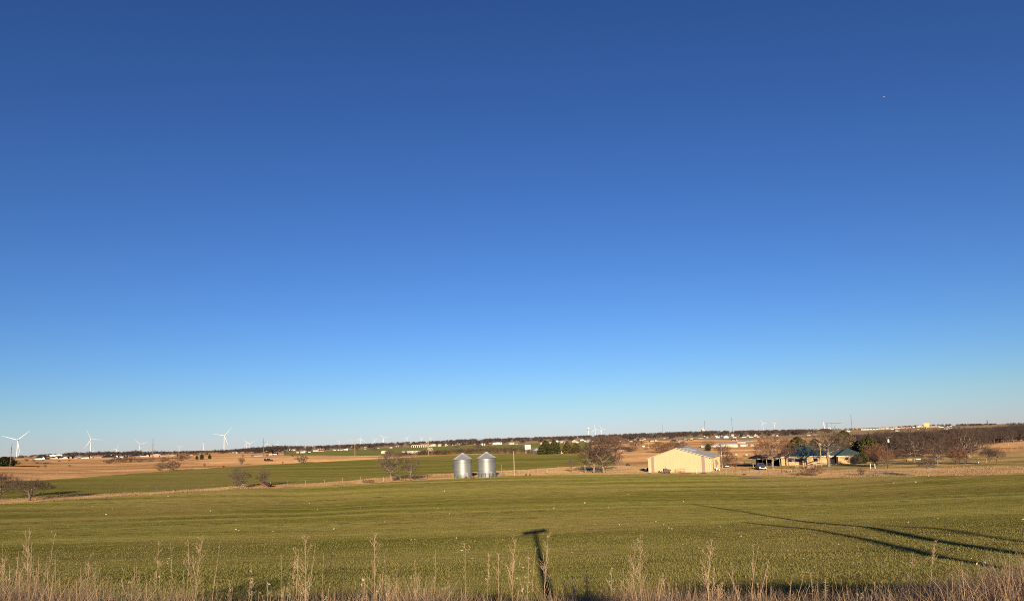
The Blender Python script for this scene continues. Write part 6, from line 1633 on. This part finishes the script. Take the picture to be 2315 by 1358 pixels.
x = RS.uniform(-10.5, 10.5, n); y = RS.uniform(5.6, 12.4, n); x = x * y / 9; k = hm(px_of(x, y))
stuff_blades('dead_grass', x, y, RS.uniform(.2, .92, n) * (.28 + .72 * k), RS.uniform(.002, .006, n), RS.uniform(.2, 1.5, n), m_strawd, 'dark dead grass matted under the dry tan grass')
n = 120000
x = RS.uniform(-10.5, 10.5, n); y = RS.uniform(5.8, 11.5, n); x = x * y / 9; k = hm(px_of(x, y))
cl = np.sin(x * 1.3 + .7 * np.sin(y * 2)) * np.sin(x * .47 + 1.0)
keep = RS.rand(n) < np.clip((k - .38) * 1.5, .06, 1) * np.clip(.75 + .5 * cl, .15, 1); x, y, k = x[keep], y[keep], k[keep]; n = len(x)
stuff_blades('tangled_weeds', x, y, RS.uniform(.35, .98, n) * (.36 + .64 * k), RS.uniform(.0025, .006, n), RS.uniform(.3, 1.7, n), mat('tangled_straw', (.31, .195, .11), .9, var=.3, scale=1.5, island=.45), 'tangled brown dead weeds massed along the bottom edge, thickest at left')
# tall grass in the hedge strip, at the field's far edge
n = 150000
az = np.radians(RS.uniform(-39, 39, n)); rb = np.interp(np.degrees(az), AZG, rB); rc = np.interp(np.degrees(az), AZG, rC); f = RS.rand(n) ** 1.2
r = rb + (rc - rb) * (f * 1.0 - .01); x = r * np.sin(az); y = r * np.cos(az)
h = RS.uniform(.12, .5, n) * (.7 + .5 * np.sin(x * .35) * np.sin(x * .11 + y * .2))
stuff_blades('tall_dry_grass', x, y, h, RS.uniform(.02, .045, n), RS.uniform(.1, .5, n), mat('hedge_straw', (.41, .265, .125), .9, var=.25, scale=.25, island=.25), 'tall tan grass in the strip beyond the near field')
n = 90000
az = np.radians(RS.uniform(-39, 39, n)); rc = np.interp(np.degrees(az), AZG, rC); r = rc + RS.rand(n) ** 1.5 * 330; x = r * np.sin(az); y = r * np.cos(az)
dg = np.degrees(az); rd = np.interp(dg, AZG, rD); keep = ((dg > A_) & (dg < A_Y)) | (r > rd * 1.01); x, y, r = x[keep], y[keep], r[keep]; n = len(x)
stuff_blades('pasture_grass', x, y, RS.uniform(.12, .4, n), RS.uniform(.03, .07, n), RS.uniform(.1, .5, n), mat('pasture_straw', (.38, .225, .11), .9, var=.3, scale=.1, island=.3), 'rough orange tan grass of the pastures')
# ------------------------------------------------------------------ single weeds in front
def weed(px, py, kind, label, d=8.0, dx=0.0, group=None, dark=False, seed=None):
    rs = np.random.RandomState(seed if seed is not None else int(px * 13 + py))
    b = ray(px - dx, 1350); hd = b[1]; x, y = b[0] / hd * d, d
    p = Vector((x, y, float(terr(x, y)) - .02))
    q = ray(px, py); top = Vector((q[0] / q[1] * d - x, rs.normal(0, .08), ZC + q[2] / q[1] * d - p.z))
    t = thing('weed', p, label, 'weed', group)
    sm = m_stalkd if dark else m_stalk
    H = top.z
    stems = {'bush': 1, 'plume': 1, 'bare': 1, 'fox': 1, 'multi': 6, 'tuft': 4, 'leafy': 2, 'curl': 1}[kind]
    fl = MB(); 
    def flake(c, s, m=None):
        a = rs.rand() * 6.28; e = rs.normal(0, .6); u = Vector((math.cos(a), math.sin(a), e)).normalized() * s; v = Vector((-math.sin(a), math.cos(a), rs.normal(0, .8))).normalized() * s * .4
        fl.add([c - u - v * .3, c - v, c + u, c + v], [(0, 1, 2, 3)])
    for k in range(stems):
        e = top.copy()
        if stems > 1: e = Vector((top.x + rs.normal(0, .05) * stems * .35, top.y + rs.normal(0, .05), H * (1 if k == 0 else rs.uniform(.6, .97))))
        b0 = Vector((rs.normal(0, .02), rs.normal(0, .02), 0)) if stems > 1 else Vector((0, 0, 0))
        bow = Vector((rs.normal(0, .05), rs.normal(0, .03), 0)) * H
        pts = [b0.lerp(e, f) + bow * math.sin(f * 3.0) * .5 for f in np.linspace(0, 1, 7)]
        sb = MB().path(pts, [.0034 - .0022 * f for f in np.linspace(0, 1, 7)], 5)
        P = lambda f: pts[min(int(f * 6), 5)].lerp(pts[min(int(f * 6), 5) + 1], f * 6 - min(int(f * 6), 5))
        br = MB()
        nb = {'bush': 24, 'plume': 12, 'bare': 3, 'fox': 0, 'multi': 5, 'tuft': 4, 'leafy': 8, 'curl': 5}[kind]
        for i in range(nb):
            lo = {'bush': .38, 'plume': .6, 'leafy': .3, 'curl': .5}.get(kind, .55)
            f = lo + (1 - lo) * rs.rand(); c = P(min(f, .999)); L = H * rs.uniform(.07, .2) * (1.25 - f) * (1.6 if kind == 'bush' else 1)
            dd = Vector((rs.normal(0, .55), rs.normal(0, .5), 1.0)).normalized(); c2 = c + dd * L
            br.tube(c, c2, .0013, .0008, 3)
            for j in range({'bush': 4, 'plume': 6}.get(kind, 2)):
                c3 = c.lerp(c2, rs.uniform(.3, 1.0)); e2 = c3 + Vector((rs.normal(0, .5), rs.normal(0, .5), .7)).normalized() * L * .35
                br.tube(c3, e2, .0009, .0006, 3); flake(e2, rs.uniform(.004, .009))
        if kind == 'fox':
            for i in range(70):
                f = .62 + .38 * rs.rand(); c = P(min(f, .999)); br.tube(c, c + Vector((rs.normal(0, .02) + .012, rs.normal(0, .02), .006)), .0016, .0008, 3)
        if kind == 'leafy':
            for i in range(16): flake(P(rs.uniform(.2, .98)) + Vector((rs.normal(0, .03), rs.normal(0, .03), 0)), rs.uniform(.012, .03))
        if kind == 'curl':
            a0 = rs.rand() * 6
            cp_ = [e + Vector((.05 * math.cos(a0 + 1.0 * q_) * (1 - q_ / 9) + .03, .02 * math.sin(q_), .05 * math.sin(a0 + 1.0 * q_) * (1 - q_ / 9))) for q_ in np.linspace(0, 6, 10)]
            br.path(cp_, .0025, 4)
            for i in range(8): flake(e + Vector((rs.normal(0, .05), rs.normal(0, .03), rs.normal(0, .05))), .02)
        so = sb.build('stem', sm, t)
        if br.v: br.build('sprays', sm, so)
    if fl.v: fl.build('leaves', m_flake if not dark else m_stalkd, t)
    return t
WEEDS = [
 (80, 1190, 'plume', 7.6, 22, 'tallest thin weed at the far left, leaning right'), (60, 1196, 'plume', 7.8, 16, 'second tall thin weed at the far left, just left of the tallest'),
 (133, 1202, 'plume', 8.2, 34, 'long weed at the far left leaning hard to the right'), (47, 1238, 'multi', 7.4, 4, 'bunch of straight tan stems at the far left bottom'),
 (25, 1256, 'multi', 7.2, -4, 'short bunch of stems against the left edge of the photo'), (98, 1258, 'tuft', 7.5, 14, 'spray of leaning stems right of the straight bunch at the left'),
 (5, 1228, 'bare', 8.0, -6, 'single bent stem at the very left edge'), (196, 1262, 'bush', 8.0, 4, 'low fuzzy weed in the second tall clump from the left'),
 (362, 1222, 'plume', 8.4, 12, 'thin weed with a pale flower head left of the thick seed cluster'), (396, 1224, 'leafy', 8.2, 6, 'speckled weed between the pale flower head and the thick seed cluster'),
 (425, 1224, 'plume', 8.6, 14, 'leaning weed just left of the thick seed cluster'), (455, 1214, 'bush', 7.4, 16, 'thick pale seed cluster weed, stoutest of the left half'),
 (508, 1219, 'bare', 7.6, 46, 'long bare weed leaning right beside the thick seed cluster'), (318, 1258, 'tuft', 8.2, 2, 'small tuft of stems left of the pale flower head'),
 (552, 1290, 'leafy', 7.6, 2, 'short leafy weed over the dark hollow at lower left'),
 (638, 1250, 'bare', 7.8, 6, 'slim single stem left of the tall feathery pair'), (661, 1237, 'plume', 7.8, 2, 'left weed of the tall feathery pair left of the centre'),
 (692, 1222, 'bush', 7.4, 6, 'right and taller weed of the tall feathery pair left of the centre'), (680, 1244, 'multi', 7.5, 2, 'bundle of stiff stems between the tall feathery pair'),
 (716, 1228, 'bare', 8.4, 30, 'thin stem leaning right out of the tall feathery pair'), (733, 1250, 'bare', 7.8, 2, 'plain upright stem right of the feathery pair'),
 (756, 1232, 'plume', 8.0, 10, 'dark thin weed with blackened branches', ), (768, 1256, 'leafy', 8.2, 6, 'dark weed with dried leaves beside the blackened thin one'),
 (844, 1219, 'bush', 7.3, 2, 'tallest branching weed between left edge and pole shadow'), (872, 1242, 'bare', 7.8, 2, 'upright stem right of the tallest branching weed'),
 (893, 1266, 'tuft', 7.9, 14, 'leaning tuft right of the tallest branching weed'), (986, 1238, 'bare', 7.6, 8, 'lone upright stem left of the curled white weed'), (941, 1272, 'multi', 7.8, 4, 'clump of stiff tan stems left of the lone upright stem'),
 (1052, 1236, 'curl', 8.0, -2, 'weed with a curled white top'), (1015, 1280, 'bare', 7.4, -6, 'thick blunt stem below the curled white weed'), (1105, 1254, 'plume', 8.0, 8, 'pale thin weed midway between curled white weed and pole shadow'),
 (1128, 1252, 'plume', 8.2, 4, 'wispy weed left of the bushy one by the pole shadow'), (1165, 1219, 'bush', 7.6, 2, 'bushy golden weed just left of the pole shadow'), (1188, 1256, 'leafy', 7.8, 4, 'pale leafy weed touching the left side of the pole shadow'),
 (1241, 1210, 'bush', 7.4, 18, 'tall branching weed standing over the pole shadow'), (1212, 1232, 'bare', 8.0, 14, 'forked thin stem crossing the pole shadow'),
 (1290, 1266, 'bare', 7.6, 22, 'dark leaning stem right of the pole shadow'), (1330, 1290, 'tuft', 7.8, 4, 'low tuft right of the dark leaning stem'),
 (1328, 1296, 'bush', 7.4, -2, 'short brown weed right of the pole shadow'), (1380, 1283, 'plume', 8.0, 0, 'slim weed left of the tall twin stemmed cluster'), (1406, 1282, 'bare', 8.4, 2, 'thin dotted stem left of the tall twin stemmed cluster'),
 (1450, 1222, 'bush', 7.3, 6, 'tall cluster weed right of the centre, many fine branches'), (1440, 1236, 'bush', 7.7, 2, 'second weed grown into the tall fine branched cluster'), (1492, 1296, 'plume', 7.6, 2, 'short stiff weed right of the fine branched cluster'),
 (1612, 1218, 'bush', 7.1, 2, 'stout upright weed with a thick brown seed top'), (1606, 1262, 'multi', 7.2, 0, 'stems bunched at the foot of the thick brown seed top'), (1649, 1268, 'bare', 7.4, -6, 'lone bent stem right of the thick brown seed top'),
 (1693, 1232, 'multi', 7.2, 2, 'tall sheaf of straight stems right of the lone bent stem'), (1735, 1264, 'bare', 7.8, 0, 'thin upright stem right of the tall sheaf'), (1724, 1318, 'tuft', 7.4, 4, 'low spray at the foot of the thin upright stem'),
 (1787, 1290, 'multi', 7.6, 10, 'thin group of stems left of the foxtail weeds'), (1834, 1294, 'fox', 7.6, 4, 'left of two curved foxtail weeds'), (1852, 1292, 'bare', 7.8, 8, 'slim stem between the two foxtail weeds'), (1861, 1302, 'fox', 7.4, 0, 'right of two foxtail weeds, thicker head'),
 (1895, 1308, 'bare', 7.6, -4, 'bent stem right of the foxtail weeds'), (2003, 1318, 'bare', 7.4, -4, 'short stem left of the tall forked weed'), (1970, 1308, 'plume', 7.9, 10, 'faint low weed left of the tall forked weed'),
 (2105, 1222, 'plume', 7.2, 4, 'tall forked weed at right with a single thick stem'), (2060, 1246, 'leafy', 8.6, 4, 'pale fuzzy weed left of the tall forked weed'), (2054, 1290, 'leafy', 8.2, 0, 'low fuzzy weed under the pale one at right'),
 (2148, 1264, 'leafy', 8.0, 0, 'grey leafy weed just right of the tall forked weed'), (2190, 1300, 'bush', 7.8, 2, 'low branching weed third from the right edge'), (2234, 1268, 'leafy', 8.2, 4, 'grey leafy weed second from the right edge'),
 (2272, 1284, 'bush', 7.8, 2, 'pale branching weed near the right edge'), (2302, 1278, 'tuft', 7.6, 6, 'leaning stems at the right edge of the photo')]
for w in WEEDS: weed(w[0], w[1], w[2], w[5], w[3], w[4], dark='dark' in w[5] and 'hollow' not in w[5])
for i in range(120):
    px = RS.uniform(-10, 2325); k = float(hm(px)); py = 1352 - RS.uniform(20, 95) * k
    weed(px, py, ('plume', 'bare', 'leafy', 'tuft', 'bare')[i % 5], 'short dry weed standing in the grass along the road bank', RS.uniform(6.8, 9.6), RS.normal(0, 8), 'short weeds along the road bank', seed=i)
# ------------------------------------------------------------------ pale stones on the field
m_stone = mat('field_stone', (.62, .53, .38), .9, var=.15, scale=6)
STN = []
for k in range(4):
    rs = np.random.RandomState(k); b = MB(); n_, m_ = 8, 5; vs = [(0, 0, .55)]
    for i in range(1, m_):
        for j in range(n_):
            a = 6.28 * j / n_ + rs.normal(0, .1); ph = math.pi * i / m_; q = 1 + rs.normal(0, .14)
            vs.append((.5 * math.sin(ph) * math.cos(a) * q, .5 * math.sin(ph) * math.sin(a) * q * .8, .42 * math.cos(ph) * q + .12))
    vs.append((0, 0, -.3))
    fs = [(0, 1 + j, 1 + (j + 1) % n_) for j in range(n_)]
    for i in range(m_ - 2): fs += [(1 + i*n_ + j, 1 + (i+1)*n_ + j, 1 + (i+1)*n_ + (j+1) % n_, 1 + i*n_ + (j+1) % n_) for j in range(n_)]
    l = len(vs) - 1; fs += [(l, 1 + (m_-2)*n_ + (j+1) % n_, 1 + (m_-2)*n_ + j) for j in range(n_)]
    me = bpy.data.meshes.new('stone'); me.from_pydata(vs, [], fs); me.materials.append(m_stone); STN.append(me)
SPOT = [(255, 1150), (210, 1145), (240, 1163), (476, 1155), (534, 1197), (540, 1200), (718, 1152), (815, 1148), (617, 1202), (755, 1196), (930, 1221), (938, 1220), (933, 1226), (640, 1239), (516, 1269), (1016, 1162), (990, 1150), (1252, 1149),
        (1322, 1137), (1345, 1185), (1400, 1187), (1483, 1179), (1512, 1194), (1519, 1196), (1500, 1187), (1544, 1232), (1628, 1190), (1676, 1214), (1591, 1306), (1896, 1231), (1931, 1193), (2053, 1182), (2120, 1172), (2136, 1233), (2147, 1210), (2219, 1245),
        (1817, 1264), (1940, 1285), (1788, 1279), (2312, 1175), (1545, 1134), (700, 1137), (1005, 1110), (1060, 1114), (1420, 1118), (1620, 1116), (1826, 1098), (2020, 1092), (2070, 1090), (340, 1118), (380, 1122), (1452, 1212), (1580, 1240), (1180, 1208), (1198, 1187), (1740, 1176), (2196, 1264), (1375, 1148), (1293, 1250), (870, 1180)]
for i, (px, py) in enumerate(SPOT):
    o = bpy.data.objects.new('stone', STN[i % 4]); COL.objects.link(o); p = at(px, py); s = mpp(p)
    k = s * RS.uniform(1.7, 3.6); o.location = p + Vector((0, 0, .05)); o.scale = (k * RS.uniform(1, 1.5), k, k * .8); o.rotation_euler = (0, 0, RS.rand() * 6.28)
    tag(o, 'small pale stone lying on the green wheat field', 'stone', 'pale stones scattered over the wheat field')
# bare wet patch at the field corner below the gate
def puddle():
    pts = [at(px, py) for px, py in ((1668, 1079.3), (1690, 1078.4), (1712, 1078.2), (1728, 1079.2), (1712, 1080.6), (1688, 1081))]
    o = MB().add([q + Vector((0, 0, .05)) for q in pts], [tuple(range(6))[::-1]]).build('puddle', mat('standing_water', (.40, .37, .31), .8, var=.15, spec=.2))
    tag(o, kind='structure')
puddle()
